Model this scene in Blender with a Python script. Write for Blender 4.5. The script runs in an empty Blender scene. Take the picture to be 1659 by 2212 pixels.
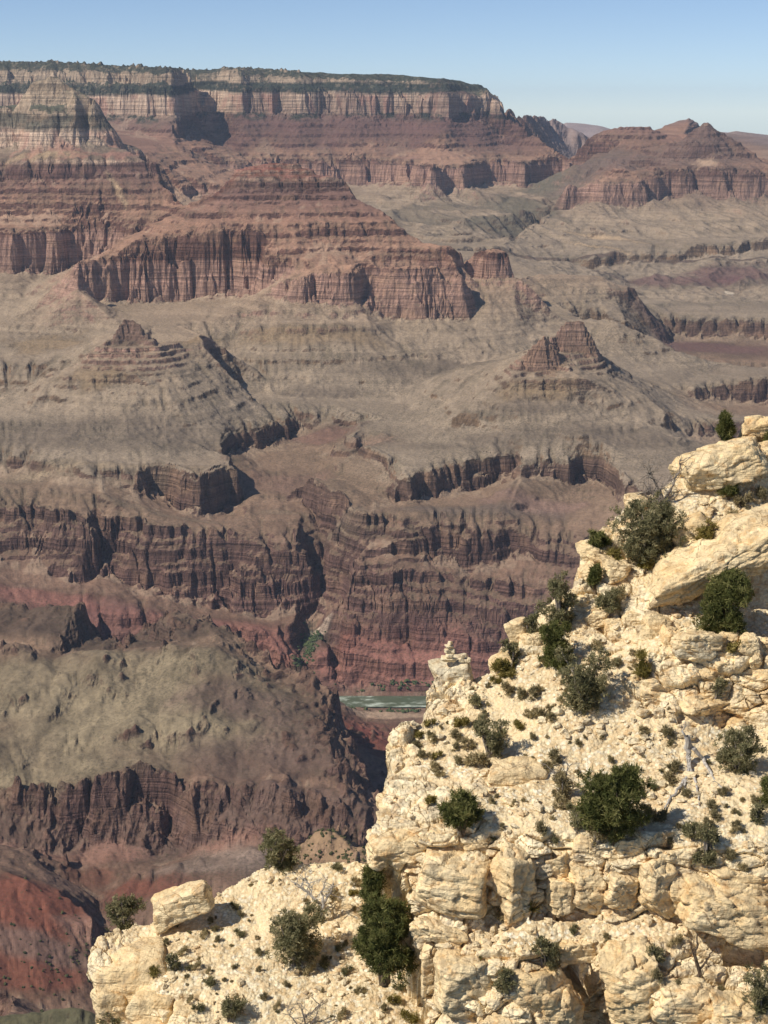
import bpy, bmesh, math, random, time
import numpy as np
from mathutils import Vector, Matrix, geometry, noise as mnoise
T0 = time.time()
SC = bpy.context.scene
COL = SC.collection

# ------------------------------------------------------------------ camera
PITCH = math.radians(14.1)
cam_d = bpy.data.cameras.new('camera')
cam_d.sensor_fit = 'VERTICAL'; cam_d.sensor_height = 36.0; cam_d.lens = 56.0
cam_d.clip_start = 0.5; cam_d.clip_end = 90000
cam = bpy.data.objects.new('camera', cam_d); COL.objects.link(cam)
cam.location = (0, 0, 0)
cam.rotation_euler = (math.radians(90) - PITCH, 0, 0)
SC.camera = cam

# ------------------------------------------------------------------ world, sun, exposure
SUN_EL, SUN_AZ = math.radians(46), math.radians(-114)     # azimuth from +Y towards +X: the sun stands left, a little behind
w = bpy.data.worlds.new('World'); SC.world = w; w.use_nodes = True
nt = w.node_tree; bg = nt.nodes['Background']
sky = nt.nodes.new('ShaderNodeTexSky'); sky.sky_type = 'NISHITA'; sky.sun_disc = False
sky.sun_elevation = SUN_EL; sky.sun_rotation = SUN_AZ
sky.altitude = 5000; sky.air_density = 1.0; sky.dust_density = 0.0; sky.ozone_density = 2.2
tin = nt.nodes.new('ShaderNodeMix'); tin.data_type = 'RGBA'; tin.blend_type = 'MULTIPLY'; tin.inputs[0].default_value = 1.0; tin.inputs[7].default_value = (1.02, 1.0, 1.02, 1)
nt.links.new(sky.outputs[0], tin.inputs[6]); nt.links.new(tin.outputs[2], bg.inputs[0]); bg.inputs[1].default_value = 0.088
sun_d = bpy.data.lights.new('sun', 'SUN'); sun_d.energy = 3.95; sun_d.angle = math.radians(0.5); sun_d.color = (1.0, 0.93, 0.82)
sun = bpy.data.objects.new('sun', sun_d); COL.objects.link(sun)
SUN_DIR = Vector((math.sin(SUN_AZ) * math.cos(SUN_EL), math.cos(SUN_AZ) * math.cos(SUN_EL), math.sin(SUN_EL)))
sun.rotation_euler = SUN_DIR.to_track_quat('Z', 'Y').to_euler()
SC.view_settings.view_transform = 'Standard'; SC.view_settings.look = 'None'
SC.view_settings.exposure = 0.30; SC.view_settings.gamma = 1.0
SC.cycles.volume_bounces = 0; SC.cycles.max_bounces = 6; SC.cycles.use_denoising = True
SC.cycles.volume_max_steps = 64

# ------------------------------------------------------------------ sight lines: photo position -> direction from the viewpoint
FPX = 56 / 36 * 2212
CP, SP = math.cos(PITCH), math.sin(PITCH)
def ray(px, py):
    dx = (np.asarray(px, float) - 829.5) / FPX; dy = (1106 - np.asarray(py, float)) / FPX
    yy = CP + dy * SP; zz = -SP + dy * CP
    return dx / yy, zz / yy                       # X/Y and Z/Y
def PT(px, py, D):
    a, t = ray(px, py); return Vector((float(a) * D, D, float(t) * D))
DIP = 0.056
def strat_D(px, py, S):                           # distance at which a sight line meets a rock layer (layers dip towards the viewer)
    a, t = ray(px, py); return (875.0 - S) / (DIP - t)

# ------------------------------------------------------------------ noise
_r = np.random.RandomState(7)
_PERM = _r.permutation(256).astype(np.int32); _PERM = np.concatenate([_PERM, _PERM, _PERM])
_G2 = np.stack([np.cos(np.arange(256) * 2.399), np.sin(np.arange(256) * 2.399)], 1).astype(np.float32)
_g3 = _r.normal(size=(256, 3)); _G3 = (_g3 / np.linalg.norm(_g3, axis=1, keepdims=True)).astype(np.float32)
def perlin2(x, y, seed=0):
    x = np.asarray(x, np.float64) + seed * 37.17; y = np.asarray(y, np.float64) + seed * 17.31
    xf = np.floor(x); yf = np.floor(y)
    xi = xf.astype(np.int64) & 255; yi = yf.astype(np.int64) & 255
    u = (x - xf).astype(np.float32); v = (y - yf).astype(np.float32)
    def g(i, j, du, dv):
        h = _PERM[_PERM[(xi + i) & 255] + ((yi + j) & 255)]
        G = _G2[h]; return G[..., 0] * du + G[..., 1] * dv
    fu = u * u * u * (u * (u * 6 - 15) + 10); fv = v * v * v * (v * (v * 6 - 15) + 10)
    a = g(0, 0, u, v); b = g(1, 0, u - 1, v); c = g(0, 1, u, v - 1); d = g(1, 1, u - 1, v - 1)
    return 1.5 * ((a + (b - a) * fu) * (1 - fv) + (c + (d - c) * fu) * fv)
def perlin3(x, y, z, seed=0):
    x = np.asarray(x, np.float64) + seed * 11.7; y = np.asarray(y, np.float64) + seed * 5.3; z = np.asarray(z, np.float64) + seed * 7.9
    xf = np.floor(x); yf = np.floor(y); zf = np.floor(z)
    xi = xf.astype(np.int64) & 255; yi = yf.astype(np.int64) & 255; zi = zf.astype(np.int64) & 255
    u = x - xf; v = y - yf; q = z - zf
    def g(i, j, k):
        h = _PERM[_PERM[_PERM[(xi + i) & 255] + ((yi + j) & 255)] + ((zi + k) & 255)]
        G = _G3[h]; return G[..., 0] * (u - i) + G[..., 1] * (v - j) + G[..., 2] * (q - k)
    f = lambda t: t * t * t * (t * (t * 6 - 15) + 10)
    fu, fv, fq = f(u), f(v), f(q)
    def lx(j, k):
        a = g(0, j, k); return a + (g(1, j, k) - a) * fu
    def ly(k):
        a = lx(0, k); return a + (lx(1, k) - a) * fv
    a = ly(0); return 1.5 * (a + (ly(1) - a) * fq)
def fbm2(x, y, n=4, seed=0, gain=0.5):
    s = 0; a = 1.0
    for i in range(n):
        s = s + a * perlin2(x, y, seed + i * 3); x = x * 2.03; y = y * 2.03; a *= gain
    return s
def ridge2(x, y, n=4, seed=0, gain=0.5):
    s = 0; a = 1.0; t = 0
    for i in range(n):
        s = s + a * (1 - 2 * np.abs(perlin2(x, y, seed + i * 3))); t += a; x = x * 2.1; y = y * 2.1; a *= gain
    return s / t
def fbm3(x, y, z, n=3, seed=0, gain=0.5):
    s = 0; a = 1.0
    for i in range(n):
        s = s + a * perlin3(x, y, z, seed + i * 3); x = x * 2.03; y = y * 2.03; z = z * 2.03; a *= gain
    return s
def sstep(a, b, x):
    t = np.clip((x - a) / (b - a), 0, 1); return t * t * (3 - 2 * t)

# ------------------------------------------------------------------ objects and their properties
def tag(o, label=None, cat=None, group=None, kind=None):
    if label: o['label'] = label
    if cat: o['category'] = cat
    if group: o['group'] = group
    if kind: o['kind'] = kind
    return o
def mesh_np(name, V, F, mat=None, parent=None, smooth=False, attrs=None, mats=None, mat_idx=None):
    V = np.asarray(V, np.float32); F = np.asarray(F, np.int32)
    me = bpy.data.meshes.new(name); n = len(F); k = F.shape[1]
    me.vertices.add(len(V)); me.vertices.foreach_set('co', V.ravel())
    me.loops.add(n * k); me.loops.foreach_set('vertex_index', F.ravel())
    me.polygons.add(n); me.polygons.foreach_set('loop_start', np.arange(0, n * k, k, dtype=np.int32))
    if smooth is not None: me.polygons.foreach_set('use_smooth', np.full(n, bool(smooth)))
    for key, arr in (attrs or {}).items():
        arr = np.asarray(arr, np.float32)
        if arr.ndim == 1:
            at = me.attributes.new(key, 'FLOAT', 'POINT'); at.data.foreach_set('value', arr)
        else:
            at = me.attributes.new(key, 'FLOAT_COLOR', 'POINT'); at.data.foreach_set('color', arr.ravel())
    for m in (mats or ([mat] if mat else [])): me.materials.append(m)
    if mat_idx is not None: me.polygons.foreach_set('material_index', np.asarray(mat_idx, np.int32))
    me.update(calc_edges=True)
    o = bpy.data.objects.new(name, me); COL.objects.link(o)
    if parent: o.parent = parent
    return o
def lin(r, g, b):                                   # sRGB 0-255 -> linear
    f = lambda c: (c / 255 / 12.92) if c / 255 <= 0.04045 else ((c / 255 + 0.055) / 1.055) ** 2.4
    return (f(r), f(g), f(b), 1.0)
# ================================================================== the canyon: rock layers traced, each line at its own distance
SHIFT = None
TP = []                                            # (X/Y, ln Y, Z)
def addp(px, py, D):
    a, t = ray(px, py); TP.append((float(a), math.log(D), float(t) * D))
def addw(X, Y, Z): TP.append((X / Y, math.log(Y), Z))
def dens(pts, step=11.0):
    pts = [tuple(map(float, p)) for p in pts]; out = [pts[0]]
    for p, q in zip(pts, pts[1:]):
        n = max(1, int(math.hypot(q[0] - p[0], q[1] - p[1]) / step))
        for i in range(1, n + 1): out.append(tuple(u + (v - u) * i / n for u, v in zip(p, q)))
    return out
def line(pts, D=None, S=None, step=11.0, add=0):
    if add: pts = [(p[0], p[1], p[2] + add * float(np.interp(p[0], [-300, 40, 140, 420, 520, 800], [.3, .3, 1, 1, .35, .2]))) for p in pts]
    if SHIFT and S is None: pts = [(p[0], p[1], p[2] + SHIFT(p[1])) for p in pts]
    """pts (x, y) or (x, y, D)"""
    if S is not None: pts = [(p[0], p[1], float(strat_D(p[0], p[1], S))) for p in pts]
    elif len(pts[0]) == 2: pts = [(p[0], p[1], D) for p in pts]
    out = dens(pts, step)
    for p in out: addp(*p)
    return out
def foot(top, pts, back, step=11.0):
    """foot of a cliff below a traced top: same distance less a little"""
    tx = [p[0] for p in top]; td = [p[2] for p in top]
    out = [(p[0], p[1], float(np.interp(p[0], tx, td)) - back) for p in dens(pts, step)]
    for p in out: addp(*p)
    return out
def behind(pts, back, drop, step=3):
    """ground falling away on the far side of a crest"""
    for p in pts[::step]:
        a, t = ray(p[0], p[1]); D = p[2] + back; addw(float(a) * D, D, float(t) * p[2] - drop)

# ---- horizon country
for x in range(-700, 2400, 120):
    addp(x, 300, 26000); addp(x, 312, 19000)
line([(1150, 285), (1200, 272), (1225, 264), (1260, 266), (1300, 272), (1340, 284), (1380, 292), (1480, 292), (1560, 285), (1600, 287), (1640, 292), (1700, 298)], D=22000)
# ---- far plateau (the north rim)
D0x = [-700, -100, 0, 150, 250, 335, 378, 396, 420, 470, 495, 520, 570, 640, 700, 760, 850, 930, 960, 1000, 1040, 1075, 1095]
D0v = [10300, 10050, 10100, 10000, 9950, 9750, 9700, 9950, 10560, 10560, 10300, 10150, 10220, 10120, 10200, 10100, 10180, 10060, 10020, 10150, 10200, 10330, 10600]
D0 = lambda x: np.interp(x, D0x, D0v) + 420
W0 = 10570
def wall(pts, off, step=10, jit=0, seed=0, amp=1.0):
    out = [(p[0], p[1], float(D0(p[0]) * amp + (1 - amp) * W0) + off) for p in dens(pts, step)]
    for p in out: addp(*p)
    return out
rim = wall([(-700, 120), (-100, 131), (0, 134), (60, 136), (100, 134), (180, 138), (250, 143), (330, 147), (400, 150), (470, 148), (560, 150), (640, 155), (750, 160), (840, 160), (900, 166), (960, 171), (1018, 178), (1035, 184)], 330)
for p in rim[::4]:
    a, t = ray(p[0], p[1]); z = float(t) * p[2]
    for d, dz in ((500, -4), (1500, -16), (2600, -60), (4200, -700)):
        if p[0] < 960 or d > 2000: addw(float(a) * (p[2] + d) , p[2] + d, z + dz - (200 if p[0] > 900 and d > 1000 else 0))
wall([(-700, 138), (0, 150), (200, 152), (300, 156), (450, 160), (700, 168), (900, 176), (1000, 184), (1050, 192)], 240)
wall([(-700, 165), (0, 172), (200, 176), (300, 178), (450, 178), (700, 184), (900, 192), (1000, 196), (1075, 202)], 215)
ct = wall([(-700, 190), (0, 192), (200, 196), (300, 192), (330, 190), (380, 197), (450, 195), (560, 193), (700, 197), (800, 198), (900, 200), (980, 203), (1040, 206), (1083, 209)], 110)
cb = wall([(-700, 240), (0, 242), (230, 246), (300, 250), (345, 248), (400, 250), (500, 246), (600, 244), (700, 247), (800, 250), (900, 252), (985, 256), (1040, 252), (1097, 250)], 70)
sil = line([(1035, 184, 10860), (1055, 190, 10820), (1078, 206, 10750), (1088, 222, 10730), (1098, 248, 10700), (1115, 262, 10620), (1150, 290, 10450), (1190, 315, 10290), (1225, 338, 10160), (1232, 348, 10110), (1238, 375, 10090), (1245, 398, 10060)], step=8)
behind(sil, 260, 260, 2); behind(sil, 700, 420, 3)
wall([(250, 275), (340, 272), (420, 268), (560, 272), (700, 276), (900, 280), (1110, 278)], -110, amp=1.0)
wall([(330, 300), (420, 300), (560, 304), (700, 306), (900, 310), (1150, 308)], -270, amp=.95)
wall([(480, 330), (560, 326), (700, 328), (900, 328), (1190, 325)], -380, amp=.7)
fr = line([(510, 352), (600, 345), (640, 345), (690, 347), (760, 345), (830, 348), (880, 352), (915, 356), (935, 362), (960, 357), (1000, 358), (1030, 350), (1060, 346), (1100, 346), (1130, 350), (1170, 344), (1215, 342), (1228, 346)], S=24)
frb = foot(fr, [(510, 385), (600, 395), (690, 398), (760, 402), (830, 405), (880, 403), (920, 400), (955, 402), (980, 410), (1040, 404), (1100, 405), (1160, 408), (1215, 402), (1240, 398)], 45)
# amphitheatre talus and valley behind the red mesa
line([(700, 425, 9500), (800, 430, 9450), (870, 440, 9350), (905, 420, 9620), (935, 412, 9700), (960, 425, 9600), (1000, 445, 9300), (1080, 440, 9350), (1150, 440, 9300), (1210, 425, 9500)], step=16)
line([(760, 470, 8700), (850, 470, 8800), (930, 455, 9000), (1000, 480, 8650), (1060, 480, 8750), (1120, 465, 9000), (1190, 455, 9150)], step=16)
vt = line([(820, 505, 8150), (900, 508, 8150), (985, 516, 8000), (1040, 512, 8050), (1100, 512, 8050), (1130, 505, 8200)], step=12)
foot(vt, [(900, 520), (985, 527), (1040, 524), (1100, 520)], 25)
line([(750, 520, 7600), (900, 535, 7500), (1060, 545, 7400)], step=20)
# ---- far promontory behind the plateau's end
p2w = line([(1090, 224, 10900), (1100, 232, 11100), (1112, 239, 11350), (1135, 243, 11800), (1160, 245, 12300), (1182, 246, 12800)], step=6)
for (x_, y_, d_) in p2w:                              # its near flank drops steeply to the east, away from the sun
    a_, t_ = ray(x_, y_)
    for ex, dz in ((35, 60), (150, 210), (260, 330), (420, 400)): addw(float(a_) * d_ + ex, d_ - .2 * ex, float(t_) * d_ - dz)
behind(p2w, 500, 260, 3)
p2 = line([(1182, 246, 12900), (1200, 253, 13000), (1217, 262, 13000), (1240, 276, 13000), (1262, 288, 13000)], step=8)
behind(p2, 600, 300, 2)
p2b = line([(1182, 268, 12850), (1190, 286, 12650), (1215, 284, 12750), (1240, 288, 12750), (1262, 292, 12800)], step=8)
foot(p2b, [(1185, 312), (1215, 315), (1240, 312), (1264, 308)], 40)
line([(1120, 345, 11600), (1180, 345, 11500), (1265, 330, 11500), (1290, 335, 11300)], step=16)
# ---- left spur with the pale temple
tt = line([(58, 192), (66, 180), (76, 172), (92, 170), (110, 164), (124, 168), (134, 178), (152, 190)], D=7380, step=7)
foot(tt, [(54, 222), (80, 226), (110, 230), (140, 226), (160, 214)], 60)
behind(tt, 130, 60, 2)
sh = line([(-400, 226, 7450), (-100, 230, 7430), (0, 232, 7400), (30, 232, 7390), (55, 226, 7340), (60, 238, 7270), (110, 242, 7260), (160, 236, 7270), (172, 207, 7350), (198, 206, 7360), (215, 225, 7380), (228, 246, 7400), (238, 266, 7420), (258, 302, 7450)], step=8)
behind(sh, 350, 150, 3)
sb = line([(-400, 318, 7330), (0, 322, 7300), (30, 326, 7290), (60, 324, 7180), (110, 322, 7170), (160, 318, 7200), (200, 320, 7230), (230, 316, 7270), (260, 312, 7330)], step=9)
line([(30, 270, 7340), (52, 300, 7300)], step=9); line([(165, 270, 7260), (190, 300, 7270)], step=9)
# Hermit slope, then the stepped Supai
s1 = line([(-400, 366, 7060), (0, 359, 7060), (60, 355, 7060), (130, 350, 7050), (180, 348, 7060), (230, 346, 7080), (280, 343, 7100), (333, 345, 7130)], step=10)
foot(s1, [(-400, 396), (0, 390), (60, 386), (130, 382), (200, 381), (230, 376), (280, 372), (333, 370)], 25)
line([(258, 312, 7450), (290, 318, 7420), (325, 330, 7400)], step=12); line([(350, 332, 9000), (390, 338, 9100), (430, 348, 9100)], step=12)
line([(345, 350, 8600), (400, 365, 8900), (450, 376, 8900), (482, 386, 8800)], step=12)
spr = line([(340, 395, 7050), (365, 408, 6960), (385, 425, 6850), (396, 440, 6750)], step=10); behind(spr, 250, 110, 1); behind(spr, 700, 260, 1)
s2 = line([(-400, 436, 6930), (0, 431, 6930), (100, 425, 6920), (190, 420, 6920), (280, 414, 6930), (352, 411, 6950)], step=10)
foot(s2, [(-400, 444), (0, 441), (100, 436), (190, 431), (280, 423), (352, 420)], 20)
s3 = line([(-400, 452, 6880), (0, 450, 6880), (100, 449, 6870), (200, 447, 6870), (300, 444, 6860), (385, 439, 6870)], step=10)
foot(s3, [(-400, 476), (0, 474), (100, 468), (200, 462), (300, 454), (385, 446)], 20)
lr = line([(-400, 505), (-100, 500), (0, 500), (30, 503), (60, 499), (90, 496), (120, 497), (150, 492), (190, 491), (230, 492), (262, 494), (300, 496)], S=24)
foot(lr, [(-400, 602), (-100, 598), (0, 592), (40, 592), (70, 585), (100, 592), (120, 604), (150, 592), (170, 580), (210, 572), (300, 560)], 55)
# pink wall showing through the gap
g1 = line([(395, 405), (420, 400), (450, 400), (485, 402)], S=24); foot(g1, [(395, 432), (430, 438), (485, 432)], 30)
# ---- red mesa
cap = line([(503, 372, 6420), (507, 362, 6430), (530, 358, 6440), (565, 357, 6440), (600, 354, 6460), (640, 357, 6450), (665, 366, 6430), (690, 382, 6400)], step=8)
behind(cap, 150, 70, 2); behind(cap, 400, 230, 3)
cb1 = line([(497, 388, 6370), (530, 387, 6350), (600, 386, 6350), (690, 386, 6360)], step=10)
ba = line([(489, 394, 6330), (520, 393, 6300), (600, 393, 6300), (680, 391, 6300), (720, 390, 6310), (746, 391, 6330)], step=9)
foot(ba, [(489, 408), (520, 411), (600, 414), (680, 414), (746, 414)], 25)
behind(ba[-4:], 200, 100, 1)
ms = line([(748, 414, 6320), (775, 432, 6270), (800, 446, 6230), (830, 458, 6180), (850, 472, 6150), (855, 487, 6120), (880, 502, 6080), (905, 518, 6040), (935, 527, 5980), (965, 534, 5940)], step=9)
behind(ms, 200, 130, 2); behind(ms, 600, 330, 3)
b1 = line([(400, 470, 6130), (440, 465, 6120), (500, 462, 6110), (560, 463, 6110), (640, 462, 6110), (720, 458, 6120), (790, 458, 6130), (830, 464, 6150)], step=10)
foot(b1, [(400, 476), (500, 470), (640, 470), (790, 466)], 14)
b2 = line([(310, 512, 5990), (370, 509, 5990), (430, 506, 5990), (480, 500, 5990), (540, 496, 6000), (620, 488, 6000), (690, 486, 6010), (760, 484, 6030), (840, 480, 6080)], step=10)
foot(b2, [(310, 520), (430, 517), (540, 508), (620, 502), (690, 500), (760, 492), (840, 492)], 15)
mlr = line([(400, 452, 6250), (425, 446, 6300), (460, 425, 6330), (486, 402, 6340)], step=10); behind(mlr, 170, 120, 1); behind(mlr, 600, 270, 1)
line([(300, 500, 6200), (340, 480, 6250), (380, 462, 6250)], step=10)
rw = line([(168, 572), (178, 561), (210, 558), (260, 557), (300, 557), (360, 553), (420, 552), (500, 551), (545, 553), (560, 560), (585, 562), (600, 564), (640, 564), (690, 572), (740, 568), (776, 572), (790, 568), (815, 572), (860, 570), (920, 569), (980, 566), (985, 568)], S=24)
rwb = foot(rw, [(168, 625), (180, 640), (250, 656), (300, 657), (360, 655), (420, 648), (500, 643), (545, 645), (560, 640), (585, 620), (600, 615)], 45)
re = line([(985, 568, 5840), (1000, 575, 5980), (1030, 566, 6000), (1042, 548, 5960), (1060, 543, 5950), (1094, 543, 5960)], step=8)
foot(re, [(985, 610), (1010, 606), (1040, 602), (1094, 598)], 25)
edge = line([(1096, 545, 5990), (1100, 575, 5990), (1106, 600, 5960), (1127, 602, 5900)], step=8); behind(edge, 120, 110, 1); behind(edge, 400, 200, 1)
line([(700, 545, 5930), (850, 545, 5940), (960, 545, 5930), (1040, 535, 6010), (1085, 535, 6030)], step=14)
# promontory in front of the mesa's wall
pr = line([(586, 622, 5720), (605, 610, 5690), (640, 600, 5660), (680, 593, 5650), (720, 590, 5650), (750, 588, 5660), (770, 586, 5680), (790, 582, 5720)], step=8)
line([(640, 585, 5760), (700, 580, 5760), (760, 578, 5770)], step=10)
foot(pr, [(560, 640), (586, 648), (640, 652), (700, 656), (750, 656), (790, 650)], 30)
line([(796, 576, 5860), (802, 596, 5835), (808, 618, 5805)], step=7); line([(815, 626, 5800), (830, 632, 5800), (900, 632, 5810), (990, 634, 5810), (1040, 640, 5800), (1125, 640, 5840)], step=11)
lm = line([(990, 612, 5830), (1040, 606, 5880), (1080, 604, 5900), (1125, 604, 5900)], step=9)
mv = line([(540, 668, 5570), (600, 672, 5540), (680, 678, 5530), (750, 676, 5550), (800, 662, 5640)], step=10); foot(mv, [(540, 682), (600, 688), (680, 694), (750, 692), (800, 672)], 20)
m2 = line([(510, 716, 5450), (580, 712, 5410), (650, 708, 5410), (720, 706, 5420), (800, 706, 5450)], step=11); foot(m2, [(510, 726), (580, 726), (650, 726), (720, 724), (800, 718)], 18)
m3 = line([(530, 750, 5340), (600, 750, 5310), (680, 748, 5310), (760, 745, 5330), (835, 741, 5380)], step=11); foot(m3, [(530, 758), (600, 759), (680, 757), (760, 752), (835, 747)], 14)
line([(500, 790, 5250), (600, 800, 5200), (700, 800, 5200), (800, 790, 5230)], step=18)
line([(520, 850, 5080), (640, 858, 5040), (760, 860, 5040), (860, 850, 5060)], step=18)
line([(850, 690, 5640), (920, 690, 5640), (1000, 690, 5660), (1080, 700, 5650), (1140, 715, 5650)], step=16)
line([(860, 740, 5440), (930, 745, 5430), (1010, 745, 5460), (1090, 745, 5500), (1150, 745, 5550)], step=16)
line([(880, 800, 5230), (960, 800, 5240), (1040, 785, 5320), (1110, 765, 5440)], step=16)
# talus left of the mesa foot
line([(0, 620, 6300), (60, 640, 6150), (90, 648, 6050)], step=12); line([(180, 662, 5790), (250, 668, 5720), (330, 670, 5720), (420, 664, 5740), (500, 660, 5720)], step=12)
line([(-300, 640, 6250), (-100, 640, 6250), (40, 690, 5900), (90, 665, 5800), (125, 650, 5780)], step=12)
lk = line([(-200, 700, 5650), (0, 708, 5580), (50, 712, 5540), (100, 716, 5520), (160, 712, 5520)], step=10); foot(lk, [(-200, 708), (0, 716), (60, 724), (160, 722)], 14)
line([(-300, 780, 5250), (0, 790, 5200), (80, 790, 5150), (150, 780, 5130)], step=16)
line([(300, 700, 5480), (380, 700, 5480), (440, 695, 5520)], step=16); line([(240, 690, 5560), (200, 720, 5450), (160, 760, 5280)], step=14)
# ---- left butte
SHIFT = lambda y: 25 if y > 795 else 0
t1 = line([(238, 735, 4960), (246, 722, 4960), (256, 702, 4970), (270, 692, 4990), (284, 694, 4990), (300, 697, 4985), (312, 716, 4980), (320, 728, 4980)], step=6)
behind(t1, 90, 70, 1)
foot(t1, [(225, 744), (245, 746), (280, 742), (322, 738)], 40)
u1 = line([(205, 763, 4880), (240, 762, 4870), (290, 760, 4870), (330, 748, 4910)], step=8); foot(u1, [(190, 772), (240, 774), (290, 774), (335, 757)], 14)
u2 = line([(180, 777, 4850), (230, 776, 4830), (262, 776, 4830), (290, 772, 4840)], step=8); foot(u2, [(175, 787), (230, 790), (262, 791), (295, 784)], 14)
u3 = line([(155, 802, 4790), (200, 800, 4770), (240, 800, 4765), (290, 806, 4760)], step=8); foot(u3, [(150, 808), (200, 810), (240, 810), (290, 812)], 10)
u4 = line([(110, 812, 4780), (150, 818, 4740), (190, 822, 4720), (240, 816, 4720), (292, 814, 4730)], step=8); foot(u4, [(110, 818), (150, 824), (190, 829), (240, 829), (292, 828)], 12)
ls = line([(160, 790, 4880), (110, 812, 4850), (60, 835, 4850), (0, 862, 4830), (-200, 920, 4750)], step=12); behind(ls, 160, 60, 2)
line([(335, 745, 4980), (380, 742, 5030), (430, 728, 5110), (460, 735, 5200), (520, 780, 5190), (600, 832, 5100), (650, 855, 5015)], step=12)
rr = line([(345, 745, 4950), (390, 745, 4990), (440, 738, 5030)], step=10); foot(rr, [(350, 752), (390, 756), (440, 748)], 14)
line([(300, 850, 4650), (360, 840, 4680), (420, 840, 4740), (500, 858, 4790), (560, 872, 4850)], step=16)
line([(200, 870, 4620), (100, 880, 4640), (0, 900, 4600), (-300, 930, 4550)], step=18)
SHIFT = None
line([(620, 870, 4910), (650, 876, 4890), (700, 878, 4900), (780, 880, 4900)], step=16)
# ---- Tonto platform and its rim
trim = line([(-500, 985), (-200, 985), (0, 988), (50, 992), (100, 1003), (160, 1010), (200, 1016), (250, 1014), (300, 1018), (325, 1010), (345, 1010), (380, 1018), (425, 1027), (455, 1020), (478, 1008), (494, 1000), (500, 990), (470, 978), (446, 972), (452, 960), (480, 958), (500, 940), (515, 932), (560, 918), (600, 912), (636, 900), (646, 893), (690, 893), (740, 896), (780, 900)], S=-300, step=9)
line([(-500, 950, 4420), (-200, 950, 4420), (0, 945, 4430), (150, 950, 4410), (300, 960, 4390), (420, 955, 4470)], step=20)
line([(-500, 905, 4580), (100, 912, 4530), (250, 915, 4520), (400, 912, 4570), (500, 905, 4680), (560, 893, 4790), (610, 884, 4850)], step=20)
TL = [p for p in trim if p[0] < 500][:-3]
TL = TL[:max(range(len(TL)), key=lambda i: TL[i][0]) + 1]
foot(TL, [(-500, 1035), (-200, 1035), (0, 1030), (100, 1035), (180, 1040), (260, 1055), (300, 1070), (330, 1088), (380, 1102), (430, 1116), (470, 1114), (494, 1112)], 38, 9)
line([(500, 1112, 4190), (512, 1100, 4190), (520, 1060, 4300), (516, 1020, 4400)], step=9); line([(508, 1008, 4260), (508, 1060, 4235)], step=9)
TR = [p for p in trim if p[1] < 985]; TR = TR[[i for i in range(len(TR)) if TR[i][0] < 452][0]:]
foot(sorted(TR), [(446, 984), (460, 984), (480, 982), (520, 980), (560, 972), (600, 965), (640, 950), (665, 925), (700, 918), (740, 924), (780, 926)], 40, 9)
# embayment floor
line([(735, 945, 4700), (705, 985, 4560), (690, 1025, 4420), (668, 1055, 4310), (655, 1080, 4230), (690, 1122, 4130), (700, 1180, 4050), (690, 1260, 3980), (688, 1322, 3910), (680, 1352, 3850)], step=10)
line([(560, 1010, 4470), (600, 1020, 4420), (640, 1010, 4480), (640, 980, 4600)], step=12)
lb = line([(600, 1075, 4220), (560, 1070, 4230), (540, 1085, 4200)], step=10)
line([(540, 1120, 4080), (600, 1130, 4060), (650, 1140, 4030)], step=12)
rrim = line([(780, 900), (778, 915), (762, 940), (775, 958), (800, 972), (822, 980), (850, 1000), (880, 1035), (915, 1020), (955, 1003), (1000, 997), (1050, 992), (1090, 985), (1112, 977), (1120, 985), (1125, 1000), (1160, 992), (1200, 990), (1228, 997), (1255, 985), (1300, 990), (1328, 1003), (1345, 1025), (1375, 1052), (1420, 1060), (1500, 1070), (1700, 1085)], S=-300, step=9)
line([(790, 950, 4620), (770, 985, 4480), (790, 1000, 4400), (830, 1010, 4330), (845, 1050, 4180)], step=9)
RR = [p for p in rrim if p[0] > 870]
foot(RR, [(850, 1088), (905, 1088), (955, 1070), (1030, 1060), (1075, 1054), (1112, 1030), (1125, 1036), (1160, 1040), (1230, 1052), (1290, 1048), (1330, 1055), (1365, 1085), (1420, 1095), (1500, 1110), (1700, 1130)], 36, 9)
line([(730, 1000, 4450), (740, 1030, 4300), (780, 1060, 4180)], step=12)
line([(800, 930, 4640), (900, 958, 4490), (1000, 962, 4430), (1100, 950, 4430), (1200, 955, 4400), (1350, 980, 4330), (1500, 1000, 4280), (1700, 1010, 4250)], step=20)
line([(820, 902, 4790), (900, 920, 4680), (1000, 920, 4580), (1080, 928, 4500)], step=20)
# ---- right butte
SHIFT = None
k1 = line([(1130, 776, 4790), (1135, 768, 4800), (1145, 750, 4800), (1160, 738, 4800), (1170, 728, 4800), (1175, 718, 4800), (1182, 732, 4805), (1200, 745, 4810), (1206, 760, 4830)], step=6); behind(k1, 50, 30, 1)
foot(k1, [(1120, 802), (1140, 804), (1170, 806), (1200, 800), (1212, 790)], 50)
k2 = line([(1202, 722, 4920), (1206, 708, 4920), (1220, 698, 4920), (1240, 693, 4920), (1262, 694, 4920), (1270, 710, 4925), (1282, 732, 4930), (1288, 748, 4935)], step=6); behind(k2, 80, 60, 1)
foot(k2, [(1205, 762), (1240, 764), (1270, 768), (1292, 768)], 40)
k3 = line([(1100, 818, 4700), (1130, 820, 4680), (1180, 823, 4670), (1230, 823, 4670), (1270, 823, 4690)], step=8); foot(k3, [(1095, 828), (1130, 834), (1180, 838), (1230, 838), (1270, 837)], 16)
k4 = line([(1040, 842, 4720), (1060, 844, 4690), (1100, 851, 4640), (1160, 857, 4620), (1220, 860, 4620), (1270, 860, 4640)], step=8); foot(k4, [(1035, 847), (1060, 850), (1100, 860), (1160, 867), (1220, 870), (1270, 872)], 12)
line([(1030, 842, 4800), (960, 868, 4830), (900, 885, 4830), (840, 895, 4830)], step=12)
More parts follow.
